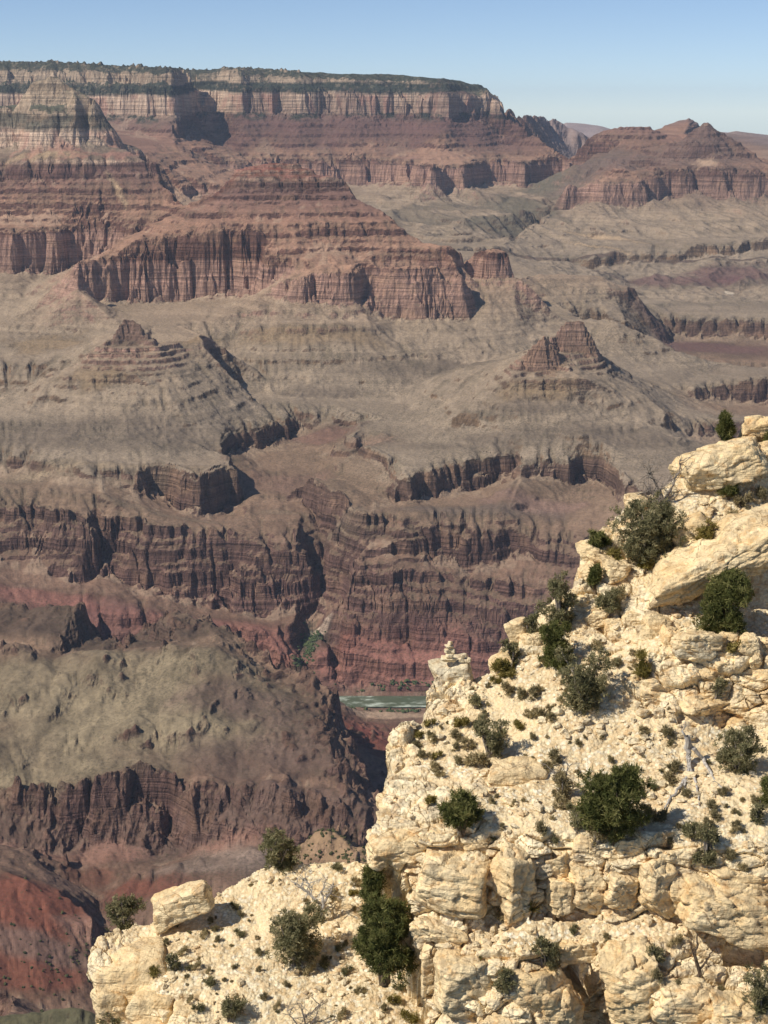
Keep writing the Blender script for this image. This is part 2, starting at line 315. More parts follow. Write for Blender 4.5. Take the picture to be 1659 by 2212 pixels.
line([(1080, 812, 4800), (1105, 790, 4880)], step=10)
line([(1000, 890, 4600), (1080, 900, 4540), (1160, 905, 4520), (1240, 905, 4530), (1300, 900, 4580)], step=16)
line([(1290, 775, 4880), (1330, 830, 4760), (1370, 880, 4640), (1420, 920, 4560), (1500, 965, 4450), (1535, 985, 4400)], step=14)
ksr = line([(1300, 770, 5000), (1340, 810, 4880), (1400, 862, 4720), (1440, 890, 4650)], step=14)
SHIFT = None
dm = line([(1288, 715, 5720), (1305, 702, 5740), (1330, 697, 5750), (1355, 704, 5745), (1385, 722, 5730), (1422, 733, 5710)], step=9); behind(dm, 200, 120, 2)
dl = line([(1290, 735, 5650), (1330, 737, 5640), (1380, 735, 5650), (1422, 735, 5680)], step=9); foot(dl, [(1290, 741), (1330, 744), (1380, 742), (1422, 741)], 12)
line([(1440, 745, 5680), (1480, 762, 5640), (1530, 776, 5600), (1600, 790, 5560), (1700, 800, 5560)], step=12)
line([(1350, 775, 5540), (1420, 785, 5530), (1480, 800, 5450), (1520, 810, 5430)], step=16)
# ---- right-hand block with the pyramid
SHIFT = lambda y: 320 if y < 372 else 0
dome = line([(1265, 300, 10100), (1290, 289, 10000), (1320, 277, 9950), (1345, 274, 9920), (1375, 273, 9900), (1400, 275, 9900), (1420, 284, 9900), (1440, 290, 9950), (1470, 292, 9980)], step=9); behind(dome, 400, 100, 2)
pk2 = line([(1428, 288, 11900), (1450, 276, 11850), (1470, 260, 11800), (1482, 252, 11800), (1492, 252, 11800), (1505, 264, 11850), (1530, 282, 11900)], step=7); behind(pk2, 400, 200, 2)
line([(1560, 284, 12500), (1585, 282, 12500), (1605, 286, 12450), (1640, 300, 12400), (1720, 305, 12300)], step=10)
py1 = line([(1465, 305, 9300), (1480, 290, 9300), (1495, 280, 9300), (1508, 270, 9300), (1518, 262, 9300), (1527, 260, 9300), (1536, 265, 9300), (1545, 275, 9300), (1565, 287, 9300), (1580, 297, 9300), (1590, 310, 9290), (1600, 318, 9280), (1625, 328, 9270), (1635, 336, 9260), (1660, 345, 9240), (1800, 360, 9200)], step=7); behind(py1, 250, 120, 2)
line([(1450, 316, 9200), (1500, 312, 9120), (1540, 312, 9120), (1585, 312, 9200)], step=9); line([(1448, 321, 9180), (1500, 319, 9100), (1540, 319, 9100), (1588, 318, 9180)], step=9)
line([(1330, 340, 9300), (1400, 346, 9250), (1480, 344, 9080), (1560, 342, 9080), (1630, 338, 9150)], step=10); line([(1330, 346, 9290), (1400, 352, 9230), (1480, 350, 9060), (1560, 348, 9060), (1640, 345, 9140)], step=10)
line([(1270, 310, 9900), (1340, 305, 9750), (1420, 305, 9700)], step=14); line([(1240, 330, 9800), (1300, 325, 9700), (1380, 325, 9550)], step=14)
line([(1240, 355, 9500), (1300, 358, 9400), (1400, 365, 9200)], step=14)
wq = line([(1240, 368, 9900), (1270, 364, 9800), (1310, 368, 9700)], step=10)
SHIFT = None
rb = line([(1222, 418, 9000), (1226, 402, 9010), (1234, 397, 9030), (1246, 400, 9060), (1270, 398, 9060), (1286, 400, 9040), (1300, 394, 9000), (1330, 393, 8990), (1372, 394, 8990), (1390, 398, 9000), (1396, 392, 9090), (1420, 390, 9110), (1428, 388, 9130), (1445, 378, 9170), (1465, 374, 9180), (1490, 374, 9180), (1500, 380, 9210), (1540, 376, 9150), (1600, 380, 9120), (1660, 376, 9120), (1800, 376, 9100)], step=8)
line([(1290, 385, 9070), (1330, 374, 9120), (1400, 374, 9180), (1500, 362, 9220), (1600, 362, 9180)], step=12)
foot(rb, [(1210, 468), (1226, 468), (1245, 448), (1280, 440), (1300, 438), (1340, 442), (1390, 442), (1400, 437), (1430, 436), (1460, 425), (1500, 424), (1540, 432), (1600, 432), (1660, 430), (1800, 432)], 45)
rsil = line([(1215, 440, 8960), (1205, 455, 8880), (1190, 462, 8800), (1160, 482, 8550), (1130, 503, 8250), (1105, 520, 8050), (1080, 532, 7850)], step=10); behind(rsil, 200, 130, 2)
line([(1180, 500, 8350), (1240, 495, 8450), (1300, 480, 8600), (1380, 470, 8700), (1460, 455, 8800), (1540, 455, 8800), (1700, 460, 8800)], step=16)
q1 = line([(1215, 515, 8200), (1240, 506, 8260), (1300, 499, 8330), (1335, 494, 8380)], step=10); foot(q1, [(1215, 520), (1240, 511), (1300, 504), (1335, 500)], 15)
line([(1400, 510, 8300), (1500, 490, 8450), (1600, 490, 8450), (1700, 495, 8450)], step=18)
rt = line([(1104, 575, 7740), (1128, 578, 7740), (1165, 577, 7740), (1199, 575, 7740), (1240, 573, 7740), (1266, 570, 7740), (1295, 560, 7780), (1317, 556, 7800), (1331, 547, 7860), (1380, 546, 7860), (1430, 545, 7860), (1470, 544, 7860), (1485, 538, 7900), (1497, 530, 7920), (1537, 530, 7920), (1545, 536, 7900), (1560, 530, 7920), (1579, 528, 7930), (1592, 532, 7950), (1620, 520, 8050), (1700, 510, 8100)], step=8)
foot(rt, [(1104, 592), (1128, 594), (1199, 594), (1263, 592), (1300, 580), (1334, 571), (1400, 571), (1453, 570), (1480, 562), (1497, 555), (1540, 555), (1579, 556), (1620, 545), (1700, 535)], 16)
line([(1330, 590, 7600), (1400, 590, 7600), (1460, 595, 7560), (1520, 585, 7600), (1600, 580, 7700), (1700, 570, 7700)], step=14)
line([(1400, 615, 7350), (1460, 620, 7300), (1540, 622, 7250), (1575, 640, 7150), (1600, 610, 7350), (1700, 600, 7400)], step=14)
line([(1540, 565, 7750), (1560, 590, 7550), (1590, 600, 7450)], step=14)
sp = line([(1108, 604, 6080), (1128, 598, 6300), (1170, 594, 6330), (1215, 592, 6360), (1260, 594, 6370), (1300, 600, 6370), (1340, 611, 6350), (1368, 620, 6330)], step=10); behind(sp, 250, 100, 2)
sl = line([(1134, 640, 6100), (1180, 637, 6140), (1240, 631, 6200), (1300, 626, 6240), (1362, 620, 6290)], step=10); foot(sl, [(1134, 647), (1180, 644), (1240, 638), (1300, 632), (1362, 625)], 12)
line([(1150, 668, 5980), (1220, 664, 6040), (1300, 655, 6150), (1380, 645, 6300)], step=14)
line([(1400, 652), (1500, 655), (1600, 660), (1700, 660)], S=-290, step=16)
line([(1180, 700, 5780), (1230, 690, 5850), (1300, 690, 5900), (1350, 690, 6000)], step=14)
r2 = line([(1352, 692), (1380, 688), (1420, 686), (1480, 688), (1540, 690), (1600, 691), (1660, 692), (1800, 694)], S=-300, step=9)
foot(r2, [(1345, 706), (1380, 724), (1420, 730), (1480, 733), (1540, 734), (1600, 734), (1660, 738), (1800, 740)], 40)
line([(1440, 750, 6150), (1500, 765, 6050), (1560, 780, 5950), (1700, 790, 5900)], step=14)
p3b = line([(1480, 775, 5560), (1560, 790, 5560), (1640, 795, 5580), (1800, 800, 5580)], step=14); behind(p3b, 150, 110, 1)
c3 = line([(1430, 838), (1460, 828), (1500, 838), (1530, 830), (1560, 825), (1600, 822), (1660, 818), (1800, 818)], S=-300, step=9)
foot(c3, [(1430, 842), (1460, 838), (1500, 866), (1530, 872), (1560, 872), (1600, 874), (1660, 878), (1800, 880)], 35)
line([(1440, 880, 4900), (1520, 890, 5000), (1600, 895, 5020), (1800, 898, 5020)], step=14)
c4 = line([(1465, 920), (1490, 916), (1520, 912), (1560, 908), (1660, 906), (1800, 905)], S=-300, step=9)
foot(c4, [(1465, 930), (1490, 950), (1520, 955), (1560, 955), (1660, 956), (1800, 956)], 40)
line([(1540, 975, 4450), (1600, 985, 4430), (1800, 990, 4420)], step=14)
# ---- inner gorge, second cliff on the right
e2 = line([(660, 1030, 4250), (690, 1048, 4180), (715, 1058, 4140), (740, 1072, 4090), (770, 1098, 4030), (800, 1112, 3990), (830, 1122, 3970), (870, 1130, 3950), (905, 1134, 3940), (970, 1140, 3940), (1030, 1143, 3940), (1075, 1146, 3950), (1118, 1150, 3960), (1150, 1165, 3930), (1190, 1175, 3900), (1300, 1180, 3880), (1700, 1190, 3850)], step=8)
foot(e2, [(690, 1066), (715, 1078), (740, 1098), (765, 1125), (800, 1150), (830, 1170), (870, 1190), (905, 1200), (970, 1222), (1000, 1232), (1040, 1226), (1080, 1222), (1118, 1205), (1190, 1215), (1300, 1225), (1700, 1240)], 40)
line([(880, 1105, 4010), (960, 1100, 4030), (1040, 1100, 4030), (1100, 1095, 4040), (1150, 1120, 4020), (1220, 1130, 4000), (1300, 1120, 4010), (1380, 1120, 3960)], step=14)
line([(725, 1120, 4070), (755, 1160, 3985), (785, 1192, 3920)], step=10); line([(728, 1190, 3990), (735, 1250, 3920), (738, 1320, 3850)], step=10)
w3 = line([(760, 1215, 3860), (800, 1222, 3850), (840, 1230, 3840), (900, 1238, 3840), (960, 1250, 3830), (1010, 1260, 3830), (1060, 1262, 3820), (1150, 1260, 3820), (1250, 1262, 3800), (1500, 1262, 3790)], step=10)
w4 = line([(742, 1296, 3800), (760, 1300, 3790), (790, 1300, 3790), (850, 1302, 3785), (910, 1300, 3785), (950, 1300, 3780), (1000, 1310, 3770), (1080, 1310, 3760), (1200, 1310, 3740), (1500, 1310, 3720)], step=10)
foot(w4, [(742, 1352), (760, 1360), (790, 1362), (830, 1378), (870, 1396), (900, 1398), (940, 1388), (980, 1370), (1020, 1380), (1080, 1390), (1200, 1400), (1500, 1410)], 60)
line([(680, 1470, 3640), (720, 1430, 3680), (760, 1385, 3715), (775, 1368, 3735), (800, 1395, 3700), (840, 1430, 3665), (900, 1440, 3670), (960, 1420, 3680), (1060, 1430, 3660), (1500, 1440, 3640)], step=12)
line([(640, 1492, 3625), (720, 1494, 3622), (800, 1494, 3622), (900, 1496, 3618), (1000, 1497, 3616), (1500, 1500, 3610)], step=12)
# ---- inner gorge, left walls
wl = line([(-500, 1080, 4070), (-200, 1080, 4070), (0, 1082, 4060), (60, 1090, 4040), (120, 1105, 4020), (180, 1120, 4000), (206, 1130, 3980)], step=10)
line([(-500, 1150, 4010), (-200, 1150, 4010), (0, 1150, 4000), (100, 1160, 3980), (200, 1165, 3950)], step=14)
foot(wl, [(-500, 1215), (-200, 1215), (0, 1212), (30, 1222), (80, 1240), (130, 1250), (170, 1262), (205, 1265)], 130)
line([(205, 1130, 4010), (216, 1165, 3990), (222, 1200, 3980), (218, 1250, 3930)], step=8)
w2 = line([(225, 1125, 3990), (255, 1118, 4010), (285, 1126, 3990), (320, 1132, 3975), (370, 1138, 3965), (430, 1148, 3950), (480, 1156, 3945), (540, 1160, 3945), (560, 1165, 3945), (600, 1172, 3950), (640, 1180, 3950), (655, 1195, 3940)], step=9)
foot(w2, [(212, 1252), (250, 1262), (300, 1274), (340, 1284), (380, 1298), (430, 1315), (480, 1322), (545, 1328), (558, 1330), (600, 1325), (640, 1322)], 110)
line([(400, 1190, 3920), (480, 1200, 3915), (550, 1205, 3915), (560, 1255, 3870), (500, 1245, 3880), (400, 1235, 3890), (300, 1215, 3900), (610, 1250, 3885)], step=12)
line([(250, 1080, 4065), (290, 1100, 4060), (350, 1118, 4030), (420, 1132, 4010), (480, 1136, 4010), (560, 1142, 4020)], step=12)
line([(100, 1060, 4110), (180, 1075, 4080), (0, 1055, 4140)], step=14)
# red aprons under the left walls
line([(-500, 1290, 3780), (-200, 1290, 3780), (0, 1270, 3800), (80, 1290, 3780), (140, 1310, 3760), (200, 1330, 3740), (260, 1330, 3740), (330, 1330, 3760), (420, 1345, 3740), (520, 1360, 3720), (600, 1365, 3730), (635, 1350, 3760)], step=14)
line([(-500, 1380, 3560), (0, 1380, 3560), (200, 1410, 3560), (300, 1410, 3560), (450, 1410, 3600), (560, 1430, 3580), (640, 1430, 3640), (655, 1455, 3640)], step=14)
line([(672, 1385, 3770), (655, 1425, 3700), (655, 1470, 3640)], step=9); line([(648, 1200, 3935), (652, 1260, 3900), (650, 1330, 3840)], step=9)
# ---- river bed
RIV = [(-1800, 3300), (-1200, 3420), (-700, 3520), (-400, 3560), (-100, 3575), (150, 3574), (500, 3560), (900, 3500), (1500, 3420)]
for (x, y) in dens(RIV, 40):
    for d in (-36, -12, 12, 36): addw(x, y + d, -1369)
# ---- near side: beach and red slopes under the hill
line([(760, 1536, 3505), (820, 1538, 3500), (900, 1540, 3495), (1100, 1540, 3480)], step=12)
line([(790, 1560, 3400), (850, 1562, 3395), (920, 1565, 3390), (1100, 1560, 3380)], step=12)
line([(730, 1516, 3480), (760, 1545, 3400), (800, 1590, 3290), (840, 1620, 3220)], step=12)
line([(720, 1535, 3370), (760, 1580, 3270), (800, 1640, 3150), (840, 1700, 3040), (900, 1700, 3060), (1100, 1700, 3060)], step=14)
line([(840, 1660, 3130), (900, 1640, 3200), (1100, 1640, 3200)], step=16)
# ---- hill on the near side
hb = line([(-500, 1330, 3360), (-200, 1322, 3350), (0, 1312, 3330), (60, 1312, 3320), (110, 1312, 3310), (122, 1310, 3300), (150, 1313, 3300), (178, 1316, 3300), (190, 1350, 3290), (215, 1375, 3280), (250, 1398, 3260), (272, 1412, 3240), (283, 1395, 3240), (310, 1365, 3250), (340, 1345, 3250), (372, 1330, 3250), (410, 1330, 3250), (440, 1340, 3240), (480, 1358, 3220), (505, 1378, 3200), (540, 1392, 3170), (560, 1404, 3160), (581, 1408, 3150), (582, 1438, 3130), (620, 1455, 3100), (650, 1470, 3070), (700, 1500, 3020), (720, 1530, 2980), (746, 1600, 2880), (773, 1645, 2820), (800, 1690, 2770), (815, 1720, 2740), (822, 1760, 2700)], step=8)
behind(hb, 90, 70, 2); behind(hb, 200, 150, 3)
line([(-200, 1380, 3190), (0, 1385, 3180), (60, 1400, 3150), (120, 1410, 3130)], step=14)
hf = line([(0, 1405, 3110), (30, 1392, 3110), (50, 1420, 3080), (110, 1425, 3080), (160, 1414, 3090), (220, 1412, 3100), (266, 1418, 3110), (320, 1414, 3100), (384, 1403, 3090), (420, 1408, 3080), (458, 1417, 3070), (510, 1440, 3050), (560, 1470, 3010)], step=11)
line([(390, 1385, 3170), (440, 1390, 3150), (480, 1400, 3130)], step=12)
line([(-300, 1480, 3010), (0, 1480, 2990), (100, 1480, 2990), (200, 1470, 3000), (300, 1470, 3000), (400, 1465, 3000), (500, 1490, 2970), (600, 1520, 2930), (680, 1545, 2910)], step=16)
line([(-300, 1560, 2870), (0, 1565, 2860), (100, 1560, 2870), (200, 1555, 2880), (300, 1555, 2870), (400, 1555, 2870), (500, 1575, 2850), (600, 1585, 2830), (700, 1600, 2810)], step=16)
line([(-300, 1640, 2750), (0, 1640, 2740), (120, 1630, 2760), (220, 1640, 2750), (320, 1640, 2750), (420, 1640, 2750), (520, 1650, 2740), (620, 1660, 2720), (720, 1680, 2700)], step=16)
hx = line([(-300, 1730, 2650), (0, 1715, 2660), (30, 1705, 2665), (60, 1698, 2665), (110, 1690, 2665), (170, 1680, 2670), (225, 1668, 2685), (236, 1666, 2690), (268, 1672, 2685), (320, 1668, 2690), (350, 1685, 2670), (375, 1690, 2670), (453, 1684, 2680), (530, 1692, 2670), (620, 1710, 2650), (720, 1725, 2640), (800, 1745, 2640)], step=9)
line([(-300, 1790, 2590), (0, 1775, 2600), (60, 1760, 2610), (130, 1760, 2605), (200, 1750, 2620), (280, 1745, 2625), (370, 1755, 2610), (420, 1765, 2590), (453, 1760, 2605), (540, 1760, 2605), (640, 1770, 2600), (760, 1790, 2590)], step=10, add=28)
hbse = line([(-300, 1850, 2520), (0, 1830, 2535), (60, 1840, 2530), (120, 1850, 2520), (180, 1850, 2530), (230, 1830, 2545), (300, 1830, 2540), (350, 1845, 2530), (400, 1830, 2540), (450, 1815, 2545), (540, 1830, 2540), (640, 1840, 2530), (760, 1850, 2520)], step=10, add=52)
line([(100, 1880, 2480), (213, 1947, 2440), (300, 1890, 2470), (400, 1900, 2440), (500, 1900, 2430), (600, 1900, 2430), (760, 1910, 2420)], step=14)
# ravine and the near red slope
line([(-300, 1830, 2500), (0, 1838, 2480), (32, 1850, 2475), (100, 1880, 2450), (176, 1918, 2420), (213, 1948, 2400), (236, 2022, 2340), (260, 2090, 2280), (300, 2200, 2180), (330, 2300, 2100)], step=11)
line([(-300, 1870, 2340), (0, 1885, 2340), (60, 1905, 2320), (120, 1930, 2310), (200, 1985, 2270)], step=14)
line([(-300, 1960, 2250), (0, 1970, 2240), (80, 1990, 2230), (160, 2030, 2210), (220, 2070, 2200)], step=14)
line([(-300, 2050, 2170), (0, 2060, 2160), (80, 2080, 2150), (160, 2120, 2130), (220, 2160, 2110)], step=14)
line([(-300, 2150, 2080), (0, 2150, 2080), (100, 2180, 2060), (200, 2210, 2040), (300, 2280, 2000)], step=14)
line([(300, 2000, 2330), (450, 1990, 2330), (700, 1990, 2320), (1000, 1990, 2320), (1500, 1990, 2320)], step=25)
line([(350, 2150, 2120), (700, 2150, 2120), (1100, 2150, 2120), (1600, 2150, 2120)], step=30)
line([(1000, 1800, 2700), (1300, 1800, 2700), (1700, 1800, 2700)], step=30)
gb = line([(-300, 2182, 1700), (0, 2186, 1700), (60, 2184, 1700), (110, 2176, 1700), (160, 2182, 1700), (200, 2190, 1700), (260, 2230, 1700)], step=12); behind(gb, 60, 60, 1)
line([(-300, 2290, 1640), (0, 2290, 1640), (300, 2290, 1640)], step=20)
# dotted spur below the ledge
ds = line([(600, 1960, 1690), (618, 1880, 1720), (634, 1835, 1740), (660, 1805, 1750), (700, 1794, 1755), (740, 1797, 1750), (780, 1815, 1740), (840, 1850, 1730), (900, 1900, 1720)], step=9); behind(ds, 60, 60, 1)
line([(600, 2050, 1600), (660, 1960, 1600), (740, 1940, 1600), (900, 1960, 1600)], step=16)
# ground under the viewpoint, out of sight
for a in np.linspace(-.42, .42, 15):
    for D in (1330, 1450): addw(a * D, D, -0.80 * D - 30)
    for D in (1900,): addw(a * D, D, -0.72 * D - 60) if abs(a) > .3 else None
# ================================================================== from traced layers to one height sheet (columns by direction, rows by distance)
NA = 1354; A0, A1 = -0.42, 0.42
da = (A1 - A0) / (NA - 1)
LOGS = [np.arange(math.log(1340), math.log(1950), 0.0034), np.arange(math.log(1950), math.log(11200), 0.00128), np.arange(math.log(11200), math.log(26500), 0.0042)]
LR = np.concatenate(LOGS); NR = len(LR)
av = np.linspace(A0, A1, NA)
def build_base():
    P = np.array(TP); K = 1.0
    # rows in steps of equal weight for the triangulation
    ring = [(a, l) for a in np.linspace(-.6, .6, 25) for l in (LR[0] - .3, LR[-1] + .3)]
    key = np.round(P[:, :2] / np.array([0.0012, 0.0012])).astype(int)
    _, idx = np.unique(key, axis=0, return_index=True); P = P[np.sort(idx)]
    res = geometry.delaunay_2d_cdt([Vector((float(p[0]), float(p[1]))) for p in P], [], [], 0, 1e-7)
    vco, tris, orig = res[0], res[2], res[3]
    VV = np.array([(v.x, v.y) for v in vco]); Z = np.array([P[o[0], 2] for o in orig])
    B = np.full((NR, NA), np.nan)
    for t in tris:
        (x0, y0), (x1, y1), (x2, y2) = VV[t[0]], VV[t[1]], VV[t[2]]
        i0 = max(0, int((min(x0, x1, x2) - A0) / da)); i1 = min(NA - 1, int((max(x0, x1, x2) - A0) / da) + 1)
        j0 = max(0, np.searchsorted(LR, min(y0, y1, y2)) - 1); j1 = min(NR - 1, np.searchsorted(LR, max(y0, y1, y2)))
        if i1 < i0 or j1 < j0: continue
        X = av[i0:i1 + 1][None, :]; Y = LR[j0:j1 + 1][:, None]
        det = (y1 - y2) * (x0 - x2) + (x2 - x1) * (y0 - y2)
        if abs(det) < 1e-14: continue
        l0 = ((y1 - y2) * (X - x2) + (x2 - x1) * (Y - y2)) / det
        l1 = ((y2 - y0) * (X - x2) + (x0 - x2) * (Y - y2)) / det
        l2 = 1 - l0 - l1
        m = (l0 > -1e-6) & (l1 > -1e-6) & (l2 > -1e-6)
        zz = l0 * Z[t[0]] + l1 * Z[t[1]] + l2 * Z[t[2]]
        sub = B[j0:j1 + 1, i0:i1 + 1]; sub[m] = zz[m]
    for j in range(NR):                            # holes at the margins: nearest along the row, then along the column
        r = B[j]; ok = ~np.isnan(r)
        if ok.any(): B[j] = np.interp(np.arange(NA), np.nonzero(ok)[0], r[ok])
    ok = ~np.isnan(B[:, 0]); jj = np.nonzero(ok)[0]
    for j in np.nonzero(~ok)[0]: B[j] = B[jj[np.argmin(np.abs(jj - j))]]
    return B
def blur(Bx, s):
    k = int(3 * s) + 1; g = np.exp(-0.5 * (np.arange(-k, k + 1) / s) ** 2); g /= g.sum()
    p = np.pad(Bx, ((k, k), (0, 0)), 'edge'); o = sum(g[i] * p[i:i + Bx.shape[0]] for i in range(2 * k + 1))
    p = np.pad(o, ((0, 0), (k, k)), 'edge'); return sum(g[i] * p[:, i:i + Bx.shape[1]] for i in range(2 * k + 1))
B = build_base()
for lim, sg in ((.251, 1), (-.31, -1)):             # past the traced country the land goes on in the same manner
    ie = int(round((lim - A0) / da))
    for i in (range(ie + 1, NA) if sg > 0 else range(ie - 1, -1, -1)): B[:, i] = B[:, 2 * ie - i]
YY = np.exp(LR)[:, None] * np.ones((1, NA)); XX = av[None, :] * YY
print('base', round(time.time() - T0, 1))
def sample(Bx, i, j):
    i = np.clip(i, 0, NA - 1.001); j = np.clip(j, 0, NR - 1.001); i0 = i.astype(int); j0 = j.astype(int); u = i - i0; v = j - j0
    return (Bx[j0, i0] * (1 - u) + Bx[j0, i0 + 1] * u) * (1 - v) + (Bx[j0 + 1, i0] * (1 - u) + Bx[j0 + 1, i0 + 1] * u) * v
JROW = np.arange(NR)[:, None] * np.ones((1, NA)); ICOL = np.arange(NA)[None, :] * np.ones((NR, 1))
dl = np.gradient(LR)[:, None]
def grads(Z):                                       # slope in world units
    gi = np.gradient(Z, axis=1) / (da * YY); gj = np.gradient(Z, axis=0) / (dl * YY); return gi, gj
# 1. crenulated cliff lines: the traced lines wander in and out like real joints and alcoves
gi, gj = grads(blur(B, 4.0)); sB = np.hypot(gi, gj)
cl = np.clip(blur(sstep(0.8, 1.35, sB), 4.0) * 2.4, 0, 1); cl = blur(cl, 1.5)      # where the cliffs are, with a margin above and below
hill = sstep(3420, 3300, YY) * sstep(2430, 2520, YY)
sc = np.interp(YY, [1300, 3500, 4400, 5500, 7000, 9500, 27000], [.55, .6, .75, 1.0, 1.2, 1.7, 2.4])
def billow(x, y, n, seed, g=.5):
    t = 0; o = 0; a = 1.0
    for i in range(n):
        o = o + a * np.abs(perlin2(x, y, seed + i * 3)); t += a; a *= g; x = x * 2.2; y = y * 2.2
    return o / t
sc = np.interp(YY, [1300, 3500, 4400, 5500, 7000, 9500, 27000], [.6, .7, .8, .95, 1.0, 1.15, 2.0])
qx = XX + 34 * fbm2(XX / 90, YY / 90, 2, 201); qy = YY + 34 * fbm2(XX / 90, YY / 90, 2, 203)
mod = np.clip(fbm2(XX / 260, YY / 260, 2, 11) + .55, 0, 1.1); mod2 = np.clip(fbm2(XX / 150, YY / 150, 2, 13) * 1.6 + .5, 0, 1.2)
crack = lambda n, w: -np.exp(-np.abs(n) / w)
gorge = sstep(4500, 4300, YY)
wy = cl * sc * (36 * fbm2(qx / 130, qy / 160, 2, 25) + 12 + 42 * mod * crack(perlin2(qx / (150 * sc), qy / 330, 27), .09) + 15 * mod2 * crack(perlin2(qx / (52 * sc), qy / 120, 29), .12) + 9 * crack(perlin2(qx / (22 * sc), qy / 50, 31), .2) * mod2 + 7 * fbm2(XX / 19, YY / 19, 2, 33))
wy += cl * gorge * 60 * crack(perlin2(qx / 330, qy / 800, 37), .10)
wx = sc * cl * 14 * fbm2(XX / (60 * sc), YY / (60 * sc), 2, 35)
lo = .5 * sc * (.3 + .7 * cl)
wx += lo * 26 * fbm2(XX / (190 * sc), YY / (190 * sc), 3, 1); wy += lo * 34 * fbm2(XX / (190 * sc), YY / (190 * sc), 3, 21)
for (px_, py_, D_, r_) in ((280, 720, 4970, 170), (1170, 770, 4790, 130), (1245, 735, 4910, 130), (600, 375, 6420, 260), (110, 200, 7350, 250), (1525, 290, 9620, 400)):
    a_, t_ = ray(px_, py_); k_ = 1 - .75 * np.exp(-((XX - float(a_) * D_) ** 2 + (YY - D_) ** 2) / r_ ** 2); wx = wx * k_; wy = wy * k_
B = blur(B, 0.7)
Z = sample(B, ICOL + wx / (da * YY), JROW + wy / (dl * YY))
print('warp', round(time.time() - T0, 1))
gi, gj = grads(blur(Z, 2.5)); slope = np.hypot(gi, gj)
Sx = Z - DIP * (YY - 5800) + 550
# 3. gullies: water drops run down the slopes and cut them
def erode(Z, seed, n=60000, steps=70, carve=1.0, mask=None):
    rs = np.random.RandomState(seed); s = 2                                    # on a half-resolution sheet, kept free of distance scaling
    Zc = Z[::s, ::s].copy(); Yc = YY[::s, ::s]; H = (Zc / Yc / (da * s)).astype(np.float64)     # heights in cells
    rr_ = (LR[::s][1:] - LR[::s][:-1]); n0, n1 = H.shape; D = np.zeros_like(H)
    x = rs.rand(n) * (n1 - 3) + 1; y = rs.rand(n) * (n0 - 3) + 1; dx = np.zeros(n); dy = np.zeros(n); sed = np.zeros(n); wtr = np.ones(n); vel = np.ones(n)
    lrs = np.gradient(LR[::s]); ratio = (da * s) / lrs                         # row pitch against column pitch
    for k in range(steps):
        i = x.astype(int); j = y.astype(int); u = x - i; v = y - j; r = ratio[j]
        h00 = H[j, i]; h10 = H[j, i + 1]; h01 = H[j + 1, i]; h11 = H[j + 1, i + 1]
        gx = (h10 - h00) * (1 - v) + (h11 - h01) * v; gy = ((h01 - h00) * (1 - u) + (h11 - h10) * u) * r
        h = (h00 * (1 - u) + h10 * u) * (1 - v) + (h01 * (1 - u) + h11 * u) * v
        dx = dx * .25 - gx * .75; dy = dy * .25 - gy * .75; L = np.hypot(dx, dy) + 1e-9; dx /= L; dy /= L
        nx = np.clip(x + dx, 1, n1 - 2.01); ny = np.clip(y + dy * r, 1, n0 - 2.01)
        i2 = nx.astype(int); j2 = ny.astype(int); u2 = nx - i2; v2 = ny - j2
        h2 = (H[j2, i2] * (1 - u2) + H[j2, i2 + 1] * u2) * (1 - v2) + (H[j2 + 1, i2] * (1 - u2) + H[j2 + 1, i2 + 1] * u2) * v2
        dh = h2 - h; cap = np.clip(-dh, 0.01, 1.2) * vel * wtr * 0.55
        amt = np.where(dh > 0, np.minimum(sed, dh), np.where(sed > cap, (sed - cap) * .3, -np.minimum((cap - sed) * .25, -dh * .5)))
        sed -= amt; vel = np.sqrt(np.clip(vel * vel - dh * .3, 0.05, 6)); wtr *= 0.985
        for jj_, ii_, wt in ((j, i, (1 - u) * (1 - v)), (j, i + 1, u * (1 - v)), (j + 1, i, (1 - u) * v), (j + 1, i + 1, u * v)):
            np.add.at(D, (jj_, ii_), amt * wt)
        x, y = nx, ny
        if k % 10 == 9: H += np.clip(blur(D, .7), -.6, .6) * 1.0; D[:] = 0
    dH = (H - Zc / Yc / (da * s))
    up = sample_half(dH, s)
    return up * YY * da * s * carve
def sample_half(dH, s):
    i = ICOL / s; j = JROW / s; n0, n1 = dH.shape
    i = np.clip(i, 0, n1 - 1.001); j = np.clip(j, 0, n0 - 1.001); i0 = i.astype(int); j0 = j.astype(int); u = i - i0; v = j - j0
    return (dH[j0, i0] * (1 - u) + dH[j0, i0 + 1] * u) * (1 - v) + (dH[j0 + 1, i0] * (1 - u) + dH[j0 + 1, i0 + 1] * u) * v
gi, gj = grads(blur(Z, 3)); sl0 = np.hypot(gi, gj)
Z = Z + sstep(1.2, .6, sl0) * (.15 + .85 * sstep(.06, .28, sl0)) * (9 * fbm2(XX / 170, YY / 170, 3, 301) + 5 * ridge2(XX / 75, YY / 75, 2, 305)) * np.where(YY < 11000, 1, 0)
Z = Z + sstep(6700, 6950, YY) * sstep(8000, 7750, YY) * sstep(600, 900, XX) * 34 * (ridge2(XX / 230, YY / 330, 3, 321) - .4)
Z = Z + sstep(8000, 8300, YY) * sstep(9900, 9500, YY) * sstep(-300, 0, XX) * 46 * (ridge2((XX + .5 * YY) / 300, (YY - .3 * XX) / 700, 3, 331) - .45)
Z = Z + hill * (13 * fbm2(XX / 150, YY / 190, 4, 311) + 16 * sstep(.35, .8, sl0) * (ridge2(XX / 70, YY / 120, 3, 315) - .3))
FLOW = np.zeros_like(Z)
